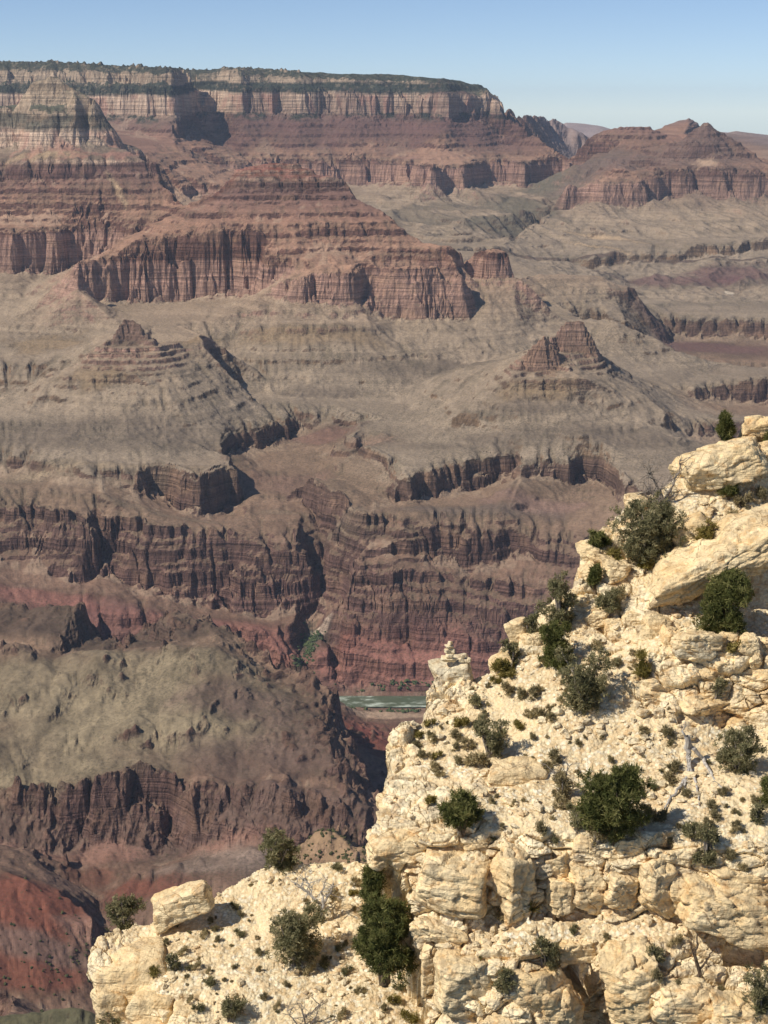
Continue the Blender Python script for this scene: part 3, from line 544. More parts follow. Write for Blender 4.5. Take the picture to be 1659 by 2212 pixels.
for sd in (1, 2, 3, 4):
    dz = erode(Z, sd, n=70000, steps=60)
    FLOW += dz
    gi, gj = grads(blur(Z, 2.5)); sl = np.hypot(gi, gj)
    Z = Z + np.clip(dz, -12, 8) * (1 - 0.8 * sstep(0.9, 1.6, sl)) * (1 - .55 * hill)
print('erode', round(time.time() - T0, 1))
# 2. small ledges where the layers are stepped
Sx = Z - DIP * (YY - 5800) + 550
LED = [(-262, 12), (-222, 13), (-196, 8), (-176, 9), (-130, 6), (24, 9), (46, 16), (72, 8), (98, 22), (128, 9), (152, 20), (180, 9), (204, 20), (232, 8), (252, 12), (600, 1)]
kin = [-2000.0]; kout = [-2000.0]
for (c_, h_) in LED: kin += [c_ - 1.6 - h_ * .10, c_ + 1.6 + h_ * .10]; kout += [c_ - h_ / 2, c_ + h_ / 2]
kin.append(900.0); kout.append(900.0)
nS = 7 * fbm2(XX / 420, YY / 420, 3, 41)
St = np.interp(Sx + nS, kin, kout) - nS
gi, gj = grads(blur(Z, 2.5)); slope = np.hypot(gi, gj)
kmix = sstep(0.08, 0.28, slope) * np.where(Sx > 0, .75 + .25 * np.clip(fbm2(XX / 300, YY / 300, 2, 47) + .3, 0, 1), np.clip(fbm2(XX / 170, YY / 170, 3, 47) * 2.2 + .30, 0, 1))
kmix *= np.where((Sx < -295) | (Sx > 300), 0.0, 1.0) * (1 - .75 * cl)
Z = Z + (St - Sx) * kmix
for (px_, py_, D_, r_, per_) in ((280, 740, 4930, 190, 15), (1170, 780, 4780, 130, 14), (1240, 740, 4900, 130, 15), (600, 385, 6400, 260, 22)):      # layered towers
    a_, t_ = ray(px_, py_); m_ = np.exp(-((XX - float(a_) * D_) ** 2 + (YY - D_) ** 2) / r_ ** 2); m_ = sstep(.25, .6, m_) * .9
    u_ = (Z + 2.5 * fbm2(XX / 60, YY / 60, 2, 57)) / per_; f_ = u_ - np.floor(u_); Z = Z + m_ * per_ * (sstep(.3, .7, f_) - f_)
# lower gorge: hard and soft beds of the dark tilted rocks
LOW = [(-318, 16), (-352, 30), (-384, 10), (-412, 34), (-440, 9), (-470, 30), (-497, 10), (-528, 34), (-556, 9), (-584, 28), (-612, 12), (-644, 34), (-676, 10), (-706, 26)]
kin2 = [-2000.0]; kout2 = [-2000.0]
for (c_, h_) in LOW[::-1]: kin2 += [c_ - 1 - h_ * .07, c_ + 1 + h_ * .07]; kout2 += [c_ - h_ / 2, c_ + h_ / 2]
kin2.append(900.0); kout2.append(900.0)
gi, gj = grads(blur(Z, 2.0)); slope = np.hypot(gi, gj)
Sl = Z - DIP * (YY - 5800) + 550 + .05 * XX + 20 * fbm2(XX / 240, YY / 240, 3, 51)
low = sstep(-300, -318, Z - DIP * (YY - 5800) + 550) * sstep(.38, .75, slope) * (.35 + .6 * np.clip(fbm2(XX / 120, YY / 120, 2, 53) + .6, 0, 1)) * sstep(3330, 3450, YY)
Z = Z + low * (np.interp(Sl, kin2, kout2) - Sl)
# 4. fine relief
gi, gj = grads(blur(Z, 1.5)); slope = np.hypot(gi, gj)
rough = sstep(0.25, 1.1, slope)
Z = Z + (1.2 + 0.0004 * YY) * (0.25 + rough) * fbm2(XX / 26, YY / 26, 3, 61) + rough * 3 * (ridge2(XX / 46, YY / 46, 3, 71) - .3)
# the hill on the near side is knobbly
kn = sstep(3500, 3300, YY) * sstep(2350, 2500, YY) * sstep(-.30, -.22, XX / YY * 0 - .2)
kk = np.clip(fbm2(XX / 55, YY / 55, 3, 81), 0, 1)
knob = np.clip(perlin2(XX / 34, YY / 40, 81) + .5 * perlin2(XX / 15, YY / 17, 83) - .12 + .5 * perlin2(XX / 210, YY / 210, 87), 0, 1)
right_ = sstep(-330, -150, XX + .25 * (YY - 2900)); face = sstep(.42, .8, slope)
KNOB = hill * np.clip(.5 * right_ + .9 * face + .4 * sstep(3180, 3240, YY) + .10, 0, 1) * knob
Z = Z + 22 * KNOB + hill * face * 12 * (ridge2(XX / 30, YY / 60, 3, 89) - .4)
top_ = (YY > 9000) & (Z - DIP * (YY - 5800) + 550 > 520)
tre = np.random.RandomState(3).rand(*Z.shape); tre = np.clip(blur(tre, .8) - .42, 0, 1) * 55 * np.clip(fbm2(XX / 90, YY / 90, 2, 93) + .8, 0, 1.3)
Z = Z + np.where(top_, tre, 0) * sstep(.6, .3, slope)
# plateau forest floor and river bed stay as they are
riv_y = np.interp(XX[:, :].ravel(), [p[0] for p in RIV], [p[1] for p in RIV]).reshape(XX.shape)
inr = np.abs(YY - riv_y) < 52
Z = np.where(inr & (np.abs(XX) < 1500), np.minimum(Z, -1366 + 10 * sstep(34, 52, np.abs(YY - riv_y))), Z)
gi, gj = grads(Z); slope = np.hypot(gi, gj)
S = Z - DIP * (YY - 5800) + 550
print('relief', round(time.time() - T0, 1))
# ------------------------------------------------------------------ regional rock colour, laid out on the ground in metres
TINT = np.zeros((NR, NA, 4), np.float32)
def ground_at(px, py, D):
    a, t = ray(px, py); return float(a) * D, D
def paint(px, py, D, rx, ry, col, amt=1.0, rot=0.0, seed=0, soft=0.5):
    X, Y = ground_at(px, py, D); c, s = math.cos(rot), math.sin(rot)
    i0 = np.searchsorted(av, (X - 2.2 * max(rx, ry)) / Y - .03); i1 = np.searchsorted(av, (X + 2.2 * max(rx, ry)) / Y + .03)
    R = 2.2 * max(rx, ry); j0 = np.searchsorted(LR, math.log(max(1000, Y - R))); j1 = np.searchsorted(LR, math.log(Y + R))
    if j1 <= j0 or i1 <= i0: return
    x = XX[j0:j1, i0:i1] - X; y = YY[j0:j1, i0:i1] - Y
    u = (x * c + y * s) / rx; v = (-x * s + y * c) / ry
    d = np.sqrt(u * u + v * v) + 0.45 * fbm2(XX[j0:j1, i0:i1] / (rx * .6 + 8), YY[j0:j1, i0:i1] / (rx * .6 + 8), 3, 91 + seed)
    m = (sstep(1 + soft, 1 - soft, d) * amt)[..., None].astype(np.float32)
    T = TINT[j0:j1, i0:i1]; T[..., :3] = T[..., :3] * (1 - m) + np.array(col[:3], np.float32) * m; T[..., 3:] = T[..., 3:] * (1 - m) + m
RED = lin(120, 76, 62); GRN = lin(134, 121, 98); PALE = lin(172, 152, 126); DARK = lin(70, 58, 54); PURP = lin(112, 82, 80); GREY = lin(118, 106, 98); VEG = lin(62, 70, 56); TAN = lin(152, 126, 98); SAND = lin(172, 148, 126); PINK = lin(154, 116, 100)
# near hill: yellow-green grass
for (x, y, D, rx, ry, a) in ((230, 1480, 3000, 300, 110, .9), (100, 1600, 2800, 260, 130, .85), (330, 1560, 2880, 240, 120, .9), (480, 1600, 2830, 160, 60, .7), (60, 1680, 2690, 200, 40, .8), (430, 1450, 3030, 120, 60, .6), (280, 1650, 2720, 120, 30, .6)):
    paint(x, y, D, rx, ry, GRN, a, seed=x % 7)
for (x, y, D, rx, ry, rot) in ((60, 1340, 3260, 330, 60, 0), (300, 1390, 3210, 250, 40, 0)): paint(x, y, D, rx, ry, lin(88, 74, 64), .8, rot)
for (x, y, D, rx, ry) in ((470, 1530, 2930, 90, 50), (560, 1520, 2930, 100, 60), (560, 1640, 2750, 150, 60), (650, 1600, 2820, 100, 90)): paint(x, y, D, rx, ry, lin(104, 86, 76), .7, seed=x % 5)
for (x, y, D, rx, ry) in ((150, 1790, 2580, 170, 40), (330, 1770, 2600, 130, 40), (560, 1770, 2600, 220, 45), (650, 1740, 2640, 160, 40)): paint(x, y, D, rx, ry, lin(110, 90, 80), .75, seed=x % 5)
for (x, y, D, rx, ry) in ((120, 1820, 2540, 90, 25), (240, 1790, 2570, 60, 25), (500, 1800, 2560, 90, 25)): paint(x, y, D, rx, ry, PINK, .6, seed=x % 5)
for (x, y, D, rx, ry) in ((190, 1870, 2490, 60, 30), (330, 1900, 2440, 80, 40), (290, 1920, 2420, 60, 40)): paint(x, y, D, rx, ry, RED, .65)
for (x, y, D, rx, ry) in ((470, 1840, 2500, 90, 50), (560, 1850, 2510, 60, 40)): paint(x, y, D, rx, ry, lin(138, 120, 107), .8)
paint(120, 1960, 2260, 150, 70, RED, .95); paint(40, 1940, 2290, 60, 60, RED, .7); paint(60, 2090, 2150, 130, 60, RED, .9); paint(190, 2000, 2240, 40, 30, lin(140, 112, 98), .7); paint(110, 2060, 2180, 150, 25, lin(116, 96, 86), .8)
paint(110, 2190, 1700, 200, 60, lin(92, 90, 66), .9)
paint(720, 1830, 1740, 120, 60, TAN, .95)
# beach and river banks
paint(830, 1542, 3470, 150, 35, SAND, .95); paint(800, 1580, 3330, 90, 90, lin(118, 80, 70), .8); paint(790, 1620, 3240, 80, 80, lin(120, 68, 58), .7)
# red shale aprons
for (x, y, D, rx, ry) in ((195, 1350, 3700, 40, 90), (330, 1370, 3660, 50, 60), (600, 1390, 3680, 90, 45), (150, 1325, 3740, 90, 40), (870, 1420, 3690, 70, 45), (745, 1385, 3720, 35, 40)): paint(x, y, D, rx, ry, RED, .85, seed=x % 5)
for (x, y, D, rx, ry) in ((100, 1300, 3760, 260, 60), (420, 1360, 3710, 300, 60), (800, 1440, 3665, 260, 50), (1000, 1400, 3700, 200, 60)): paint(x, y, D, rx, ry, lin(128, 94, 88), .6, seed=x % 5)
for (x, y, D, rx, ry) in ((670, 1370, 3740, 18, 90), (655, 1450, 3650, 22, 45), (690, 1345, 3780, 25, 25)): paint(x, y, D, rx, ry, VEG, .9)
paint(690, 1326, 3795, 30, 14, lin(200, 180, 160), .9)
for (x, y, D, rx, ry) in ((780, 1440, 3690, 130, 60), (950, 1440, 3680, 120, 50), (450, 1350, 3740, 200, 40), (560, 1385, 3690, 120, 45), (60, 1290, 3780, 160, 40)): paint(x, y, D, rx, ry, lin(148, 104, 92), .7, seed=int(x) % 5)
# pale ledges above the left wall
for (x, y, D, rx, ry) in ((270, 1085, 4075, 90, 22), (400, 1122, 4050, 110, 16), (600, 1105, 4130, 70, 18), (780, 1150, 3990, 60, 40), (740, 1120, 4030, 60, 30), (90, 1030, 4220, 160, 20)): paint(x, y, D, rx, ry, lin(168, 148, 124), .5, seed=int(x) % 5)
paint(600, 375, 6440, 360, 130, lin(116, 78, 64), .9); paint(560, 372, 6440, 120, 60, lin(128, 78, 62), .7)
# dark caps of the two buttes; purple cast of distant haze painted into the far wall
paint(280, 715, 4970, 60, 60, lin(104, 88, 74), .85); paint(1170, 770, 4790, 70, 60, lin(150, 122, 98), .8); paint(1245, 730, 4920, 70, 60, lin(124, 105, 86), .85)
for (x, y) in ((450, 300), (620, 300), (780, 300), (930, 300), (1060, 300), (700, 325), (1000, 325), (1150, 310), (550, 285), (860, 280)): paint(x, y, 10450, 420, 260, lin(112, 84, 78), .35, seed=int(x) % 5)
for (x, y, rx) in ((720, 372, 160), (880, 372, 90), (1090, 375, 120), (800, 380, 60)): paint(x, y, 10000, rx, 60, lin(176, 136, 120), .6, seed=int(x) % 5)
paint(300, 1010, 4240, 330, 16, PALE, .6); paint(120, 1005, 4260, 120, 22, PALE, .5); paint(800, 950, 4540, 70, 60, lin(172, 140, 120), .6)
paint(1160, 1060, 4110, 130, 60, lin(168, 136, 124), .6); paint(600, 1040, 4350, 140, 80, lin(140, 112, 98), .7); paint(1000, 1090, 4040, 260, 40, GREY, .6)
paint(700, 940, 4720, 110, 60, lin(128, 98, 86), .8)
# tan hills of the platform
for (x, y, D, rx, ry) in ((100, 740, 5400, 130, 90), (1160, 845, 4650, 130, 40), (680, 725, 5390, 250, 60), (1340, 715, 5230, 120, 60), (210, 805, 4760, 120, 50), (400, 735, 5070, 80, 50)): paint(x, y, D, rx, ry, lin(166, 140, 106), .6)
for (x, y, D, rx, ry) in ((930, 800, 5230, 200, 80), (1130, 880, 4580, 150, 40), (700, 850, 5060, 200, 40), (1250, 960, 4440, 400, 60), (180, 950, 4470, 500, 100)): paint(x, y, D, rx, ry, lin(122, 108, 95), .5)
# purple slopes under the right rim
for (x, y, D, rx, ry) in ((1450, 605, 7400, 260, 130), (1520, 755, 6200, 300, 150), (1600, 600, 7500, 250, 200)): paint(x, y, D, rx, ry, PURP, .75, seed=x % 3)
paint(1575, 640, 7150, 22, 60, lin(205, 190, 168), .9)
# bushy side valley below the far wall
for (x, y, D, rx, ry) in ((1130, 455, 9150, 160, 450), (1060, 480, 8750, 260, 120), (1180, 420, 9700, 120, 300), (1250, 375, 9800, 250, 200)): paint(x, y, D, rx, ry, lin(98, 95, 80), .7, .3)
for (x, y, D, rx, ry) in ((870, 470, 8800, 260, 260), (1000, 450, 9200, 260, 200)): paint(x, y, D, rx, ry, lin(122, 112, 95), .6)
for (x, y, D, rx, ry) in ((1400, 320, 9600, 450, 420), (1560, 310, 9300, 420, 300), (1300, 350, 9600, 250, 300)): paint(x, y, D, rx, ry, lin(118, 98, 88), .6)
paint(1530, 270, 9300, 60, 80, lin(176, 150, 126), .8)
for x in range(1110, 1680, 22): paint(x, float(np.interp(x, [1104, 1266, 1317, 1470, 1500, 1580, 1700], [584, 580, 566, 556, 544, 543, 524])), 7830, 70, 22, lin(96, 80, 70), .6, seed=x % 7)
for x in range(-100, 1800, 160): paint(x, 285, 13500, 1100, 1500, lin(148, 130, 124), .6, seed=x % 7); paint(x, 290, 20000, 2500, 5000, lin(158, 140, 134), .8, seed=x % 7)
# pale streaks of rubble
for (x, y, D, rx, ry, r) in ((245, 395, 6990, 16, 90, .5), (265, 432, 6900, 14, 70, .45), (1280, 510, 8280, 28, 330, .9), (1300, 540, 8000, 22, 200, .9), (110, 340, 7120, 180, 40, 0)): paint(x, y, D, rx, ry, lin(200, 172, 138), .7, r)

kb = sstep(.08, .3, KNOB)[..., None].astype(np.float32); TINT[..., :3] = TINT[..., :3] * (1 - kb) + np.array(lin(98, 76, 64)[:3], np.float32) * kb; TINT[..., 3:] = TINT[..., 3:] * (1 - kb) + .9 * kb
mot = (np.clip(fbm2(XX / 60, YY / 60, 3, 95), -1, 1) * hill)[..., None].astype(np.float32); TINT[..., :3] *= 1 + .30 * mot
# ------------------------------------------------------------------ node helpers
def NM(name):
    m = bpy.data.materials.new(name); m.use_nodes = True; nt = m.node_tree; nt.nodes.clear()
    out = nt.nodes.new('ShaderNodeOutputMaterial'); bs = nt.nodes.new('ShaderNodeBsdfPrincipled'); nt.links.new(bs.outputs[0], out.inputs[0])
    bs.inputs['Roughness'].default_value = 0.95; bs.inputs['Specular IOR Level'].default_value = 0.1
    return m, nt, bs
def nd(nt, typ, **kw):
    n = nt.nodes.new(typ)
    for k, v in kw.items(): setattr(n, k, v)
    return n
def setin(nt, sock, v):
    if isinstance(v, bpy.types.NodeSocket): nt.links.new(v, sock)
    else: sock.default_value = v
def MA(nt, op, a, b=None, c=None, clamp=False):
    n = nt.nodes.new('ShaderNodeMath'); n.operation = op; n.use_clamp = clamp
    for i, v in enumerate((a, b, c)):
        if v is not None: setin(nt, n.inputs[i], v)
    return n.outputs[0]
def MIX(nt, f, a, b, mode='MIX'):
    n = nt.nodes.new('ShaderNodeMix'); n.data_type = 'RGBA'; n.blend_type = mode
    setin(nt, n.inputs[0], f); setin(nt, n.inputs[6], a); setin(nt, n.inputs[7], b); return n.outputs[2]
def MAPR(nt, v, a, b, c=0.0, d=1.0, smooth=True):
    n = nt.nodes.new('ShaderNodeMapRange'); n.interpolation_type = 'SMOOTHSTEP' if smooth else 'LINEAR'
    setin(nt, n.inputs[0], v); n.inputs[1].default_value = a; n.inputs[2].default_value = b; n.inputs[3].default_value = c; n.inputs[4].default_value = d
    return n.outputs[0]
def NOI(nt, vec, scale, detail=3, rough=.55, dist=0.0):
    n = nt.nodes.new('ShaderNodeTexNoise'); nt.links.new(vec, n.inputs['Vector']); n.inputs['Scale'].default_value = scale
    n.inputs['Detail'].default_value = detail; n.inputs['Roughness'].default_value = rough; n.inputs['Distortion'].default_value = dist
    return n.outputs[0]
def SCL(nt, vec, s):
    n = nt.nodes.new('ShaderNodeVectorMath'); n.operation = 'MULTIPLY'; nt.links.new(vec, n.inputs[0]); n.inputs[1].default_value = s; return n.outputs[0]
def RAMP(nt, v, stops, interp='LINEAR'):
    n = nt.nodes.new('ShaderNodeValToRGB'); n.color_ramp.interpolation = interp; e = n.color_ramp.elements
    nt.links.new(v, n.inputs[0])
    e[0].position, e[0].color = stops[0]; e[1].position, e[1].color = stops[-1]
    for p, c in stops[1:-1]:
        x = e.new(p); x.color = c
    return n.outputs[0]

def canyon_material():
    m, nt, bs = NM('canyon_rock')
    geo = nd(nt, 'ShaderNodeNewGeometry'); pos = geo.outputs['Position']
    sep = nd(nt, 'ShaderNodeSeparateXYZ'); nt.links.new(pos, sep.inputs[0])
    nlow = NOI(nt, pos, 1 / 260, 3)
    nmid = NOI(nt, pos, 1 / 55, 4)
    S = MA(nt, 'ADD', MA(nt, 'SUBTRACT', sep.outputs[2], MA(nt, 'MULTIPLY', sep.outputs[1], DIP)), 875.0)
    Sn = MA(nt, 'ADD', S, MA(nt, 'MULTIPLY', MA(nt, 'SUBTRACT', nlow, .5), 44.0))
    Sn = MA(nt, 'ADD', Sn, MA(nt, 'MULTIPLY', MA(nt, 'SUBTRACT', nmid, .5), 16.0))
    s01 = MAPR(nt, Sn, -950, 700, 0, 1, smooth=False)
    q = lambda s: (s + 950) / 1650
    cliff = RAMP(nt, s01, [
        (q(-900), lin(114, 88, 80)), (q(-560), lin(108, 83, 76)), (q(-470), lin(102, 79, 71)), (q(-400), lin(97, 76, 68)), (q(-310), lin(104, 84, 72)), (q(-295), lin(116, 97, 78)),
        (q(-255), lin(118, 98, 78)), (q(-200), lin(104, 87, 72)), (q(-165), lin(112, 92, 78)), (q(-140), lin(144, 116, 101)), (q(-60), lin(162, 130, 114)), (q(0), lin(154, 122, 107)), (q(16), lin(106, 77, 65)),
        (q(215), lin(100, 75, 67)), (q(254), lin(114, 88, 80)), (q(268), lin(172, 148, 128)), (q(386), lin(198, 174, 152)), (q(402), lin(112, 104, 90)), (q(448), lin(110, 102, 88)), (q(460), lin(172, 152, 130)), (q(640), lin(160, 142, 120))])
    talus = RAMP(nt, s01, [
        (q(-900), lin(128, 102, 88)), (q(-600), lin(124, 99, 84)), (q(-440), lin(126, 102, 86)), (q(-340), lin(132, 111, 92)), (q(-300), lin(142, 127, 109)), (q(-270), lin(142, 127, 109)),
        (q(-170), lin(148, 131, 111)), (q(-60), lin(152, 129, 108)), (q(0), lin(156, 124, 103)), (q(120), lin(150, 116, 96)), (q(220), lin(122, 94, 84)), (q(280), lin(132, 112, 97)), (q(395), lin(92, 92, 78)), (q(480), lin(90, 90, 76)), (q(650), lin(108, 102, 84))])
    nz = nd(nt, 'ShaderNodeSeparateXYZ'); nt.links.new(geo.outputs['Normal'], nz.inputs[0])
    fl = MA(nt, 'ADD', nz.outputs[2], MA(nt, 'MULTIPLY', MA(nt, 'SUBTRACT', nmid, .5), .25))
    steep = MAPR(nt, fl, .82, .58, 0, 1)
    # bedding: thin bands along the layers; streaks and joints down the cliffs
    band = NOI(nt, SCL(nt, pos, (.0016, .0016, .085)), 1.0, 4, .65)
    band2 = NOI(nt, SCL(nt, pos, (.004, .004, .24)), 1.0, 3, .6)
    streak = NOI(nt, SCL(nt, pos, (.045, .045, .008)), 1.0, 5, .68, .8)
    bandf = MAPR(nt, MA(nt, 'ADD', MA(nt, 'MULTIPLY', band, .65), MA(nt, 'MULTIPLY', band2, .35)), .36, .64, .62, 1.30)
    strf = MAPR(nt, streak, .34, .66, .80, 1.16)
    cl = MIX(nt, 1.0, cliff, bandf, 'MULTIPLY'); cl = MIX(nt, .9, cl, strf, 'MULTIPLY')
    patch = MAPR(nt, NOI(nt, SCL(nt, pos, (.012, .012, .016)), 1.0, 3), .5, .68, 0, .45)
    cl = MIX(nt, patch, cl, MIX(nt, .5, cl, lin(196, 160, 128)))
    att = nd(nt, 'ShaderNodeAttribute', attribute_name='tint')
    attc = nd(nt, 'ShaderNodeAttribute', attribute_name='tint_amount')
    ta = MIX(nt, 1.0, talus, MAPR(nt, band, .38, .62, .86, 1.10), 'MULTIPLY')
    wash = nd(nt, 'ShaderNodeAttribute', attribute_name='wash').outputs['Fac']
    ta = MIX(nt, MAPR(nt, wash, .52, .72, 0, .45), ta, MIX(nt, .55, ta, lin(182, 162, 138)))
    ta = MIX(nt, MAPR(nt, wash, .44, .22, 0, .35), ta, lin(92, 84, 68))
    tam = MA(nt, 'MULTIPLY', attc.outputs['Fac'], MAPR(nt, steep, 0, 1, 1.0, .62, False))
    # scrub: dark specks on the gentler ground
    speck = NOI(nt, pos, 1 / 5.5, 2, .7)
    spd = MAPR(nt, NOI(nt, pos, 1 / 210, 3), .35, .7, .64, .52)
    spk = MA(nt, 'MULTIPLY', MA(nt, 'GREATER_THAN', speck, spd), MAPR(nt, steep, 0, .8, .42, 0.05))
    col = MIX(nt, steep, ta, cl)
    tintc = MIX(nt, 1.0, att.outputs['Color'], MIX(nt, MAPR(nt, steep, 0, 1, 0.25, .8), (1, 1, 1, 1), bandf), 'MULTIPLY')
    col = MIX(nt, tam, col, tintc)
    col = MIX(nt, spk, col, lin(72, 70, 54))
    # cliff forest on the high benches
    fn = NOI(nt, pos, 1 / 38, 4, .72); fw = NOI(nt, pos, 1 / 160, 3)
    tor = MA(nt, 'MULTIPLY', MAPR(nt, Sn, 392, 408), MAPR(nt, Sn, 466, 444))
    fri = MA(nt, 'MULTIPLY', MA(nt, 'MULTIPLY', MAPR(nt, Sn, 214, 254), MAPR(nt, Sn, 284, 270)), MAPR(nt, fw, .42, .6))
    topf = MA(nt, 'MULTIPLY', MAPR(nt, Sn, 528, 544), .9)
    kai = MA(nt, 'MULTIPLY', MAPR(nt, Sn, 446, 456), MAPR(nt, nz.outputs[2], .45, .85, .15, .9))
    hi = MA(nt, 'MAXIMUM', MA(nt, 'MAXIMUM', tor, fri), MA(nt, 'MAXIMUM', kai, topf))
    hi = MA(nt, 'MULTIPLY', hi, MAPR(nt, MA(nt, 'ADD', fn, MA(nt, 'MULTIPLY', hi, .11)), .48, .60))
    hi = MA(nt, 'MULTIPLY', hi, MAPR(nt, sep.outputs[1], 8200, 9000))
    col = MIX(nt, MA(nt, 'MULTIPLY', hi, .92), col, lin(50, 56, 46))
    pinkp = MA(nt, 'MULTIPLY', MAPR(nt, NOI(nt, SCL(nt, pos, (.010, .010, .004)), 1.0, 3), .5, .62), MA(nt, 'MULTIPLY', MAPR(nt, Sn, 262, 280), MAPR(nt, Sn, 400, 376)))
    col = MIX(nt, MA(nt, 'MULTIPLY', pinkp, .5), col, lin(164, 118, 104))
    grain = MAPR(nt, NOI(nt, pos, 1 / 9, 4, .65), .3, .7, .86, 1.14)
    col = MIX(nt, 1.0, col, grain, 'MULTIPLY')
    nt.links.new(MIX(nt, 1.0, col, (1.02, 1.0, .985, 1), 'MULTIPLY'), bs.inputs['Base Color'])
    # relief finer than the sheet
    hgt = MA(nt, 'ADD', MA(nt, 'MULTIPLY', band, MA(nt, 'MULTIPLY', steep, 17.0)), MA(nt, 'MULTIPLY', streak, MA(nt, 'MULTIPLY', steep, 22.0)))
    hgt = MA(nt, 'ADD', hgt, MA(nt, 'MULTIPLY', NOI(nt, pos, 1 / 16, 4, .6), 3.5))
    bp = nd(nt, 'ShaderNodeBump'); bp.inputs['Strength'].default_value = .8; bp.inputs['Distance'].default_value = 1.0
    nt.links.new(hgt, bp.inputs['Height']); nt.links.new(bp.outputs[0], bs.inputs['Normal'])
    return m
M_CANYON = canyon_material()
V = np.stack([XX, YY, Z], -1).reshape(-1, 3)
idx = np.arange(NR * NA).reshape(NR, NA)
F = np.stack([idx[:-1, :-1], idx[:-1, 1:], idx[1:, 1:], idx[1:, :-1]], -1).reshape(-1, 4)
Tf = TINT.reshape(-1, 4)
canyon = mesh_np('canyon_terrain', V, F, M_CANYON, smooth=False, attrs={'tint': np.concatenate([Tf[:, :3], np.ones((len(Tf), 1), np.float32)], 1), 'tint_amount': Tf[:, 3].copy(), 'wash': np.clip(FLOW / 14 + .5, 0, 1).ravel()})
tag(canyon, 'layered red and tan canyon walls, buttes and platforms', kind='structure')
print('terrain mesh', len(V), round(time.time() - T0, 1))
# ------------------------------------------------------------------ river
def river():
    pts = dens(RIV, 14); V = []; F = []; k = 9
    for (x, y) in pts:
        for i in range(k): V.append((x, y - 42 + 74 * i / (k - 1), -1362.0))
    for a in range(len(pts) - 1):
        for i in range(k - 1): p = a * k + i; F.append((p, p + k, p + k + 1, p + 1))
    m, nt, bs = NM('river_water'); geo = nd(nt, 'ShaderNodeNewGeometry'); pos = geo.outputs['Position']
    n = NOI(nt, SCL(nt, pos, (.02, .055, 1)), 1.0, 5, .7); n2 = NOI(nt, SCL(nt, pos, (.006, .012, 1)), 1.0, 2)
    foam = MAPR(nt, MA(nt, 'ADD', MA(nt, 'MULTIPLY', n, .7), MA(nt, 'MULTIPLY', n2, .4)), .56, .72)
    nt.links.new(MIX(nt, foam, lin(84, 94, 74), lin(196, 206, 190)), bs.inputs['Base Color'])
    bs.inputs['Roughness'].default_value = .35; bs.inputs['Specular IOR Level'].default_value = .4
    bp = nd(nt, 'ShaderNodeBump'); bp.inputs['Strength'].default_value = .6; nt.links.new(MA(nt, 'MULTIPLY', n, 3.0), bp.inputs['Height']); nt.links.new(bp.outputs[0], bs.inputs['Normal'])
    o = mesh_np('river', V, F, m); tag(o, 'green river breaking into white rapids', kind='structure')
river()
# ------------------------------------------------------------------ the air in the canyon
def haze_box():
    x = 11700.0; y0, y1 = -400.0, 27500.0; z0, z1 = float(Z.min()) - 1.0, float(max(Z.max(), 30)) + 20
    V = [(sx, y, z) for z in (z0, z1) for y in (y0, y1) for sx in (-x, x)]
    F = [(0, 2, 3, 1), (4, 5, 7, 6), (0, 1, 5, 4), (2, 6, 7, 3), (0, 4, 6, 2), (1, 3, 7, 5)]
    m = bpy.data.materials.new('air'); m.use_nodes = True; nt = m.node_tree; nt.nodes.clear()
    out = nt.nodes.new('ShaderNodeOutputMaterial'); pv = nt.nodes.new('ShaderNodeVolumePrincipled')
    pv.inputs['Color'].default_value = (0.64, 0.78, 1.0, 1); pv.inputs['Density'].default_value = 1.55e-5; pv.inputs['Anisotropy'].default_value = 0.0
    nt.links.new(pv.outputs[0], out.inputs['Volume'])
    o = mesh_np('haze', V, F, m); tag(o, 'thin blue haze filling the canyon', kind='stuff')
haze_box()
# ================================================================== the pale limestone promontory below the viewpoint
def worley(P, seed=0):
    """nearest and second nearest cell distance, and a hash of the nearest cell"""
    P = np.asarray(P, np.float64) + seed * 13.37; c = np.floor(P).astype(np.int64); f1 = np.full(len(P), 9.0); f2 = np.full(len(P), 9.0); hid = np.zeros(len(P), np.int64)
    for i in (-1, 0, 1):
        for j in (-1, 0, 1):
            for k in (-1, 0, 1):
                q = c + np.array([i, j, k]); h = _PERM[_PERM[_PERM[q[:, 0] & 255] + (q[:, 1] & 255)] + (q[:, 2] & 255)]
                o = np.stack([(_PERM[h] + .5) / 256., (_PERM[(h + 71) & 255] + .5) / 256., (_PERM[(h + 149) & 255] + .5) / 256.], 1)
                d = np.sqrt((((q + o) - P) ** 2).sum(1)); m = d < f1
                f2 = np.where(m, f1, np.minimum(f2, d)); hid = np.where(m, h, hid); f1 = np.where(m, d, f1)
    return f1, f2, hid / 256.0
class Sheet:
    """distance to the rock surface along sight lines, from measured points"""
    def __init__(s, ctrl, lam=0.002):
        c = np.array(ctrl, float); s.p = c[:, :2] / 400.0; n = len(c)
        r = np.linalg.norm(s.p[:, None] - s.p[None], axis=2); K = np.where(r > 0, r * r * np.log(r + 1e-12), 0) + lam * np.eye(n)
        Pm = np.hstack([np.ones((n, 1)), s.p]); A = np.block([[K, Pm], [Pm.T, np.zeros((3, 3))]])
        s.w = np.linalg.solve(A, np.concatenate([c[:, 2], np.zeros(3)])); s.n = n
    def __call__(s, px, py):
        q = np.stack([np.ravel(px), np.ravel(py)], 1) / 400.0; out = np.empty(len(q))
        for a in range(0, len(q), 20000):
            b = q[a:a + 20000]; r2 = ((b[:, None] - s.p[None]) ** 2).sum(2)
            out[a:a + 20000] = (0.5 * r2 * np.log(r2 + 1e-12)) @ s.w[:s.n] + s.w[s.n] + b @ s.w[s.n + 1:]
        return out.reshape(np.shape(px)) if np.ndim(px) else float(out[0])
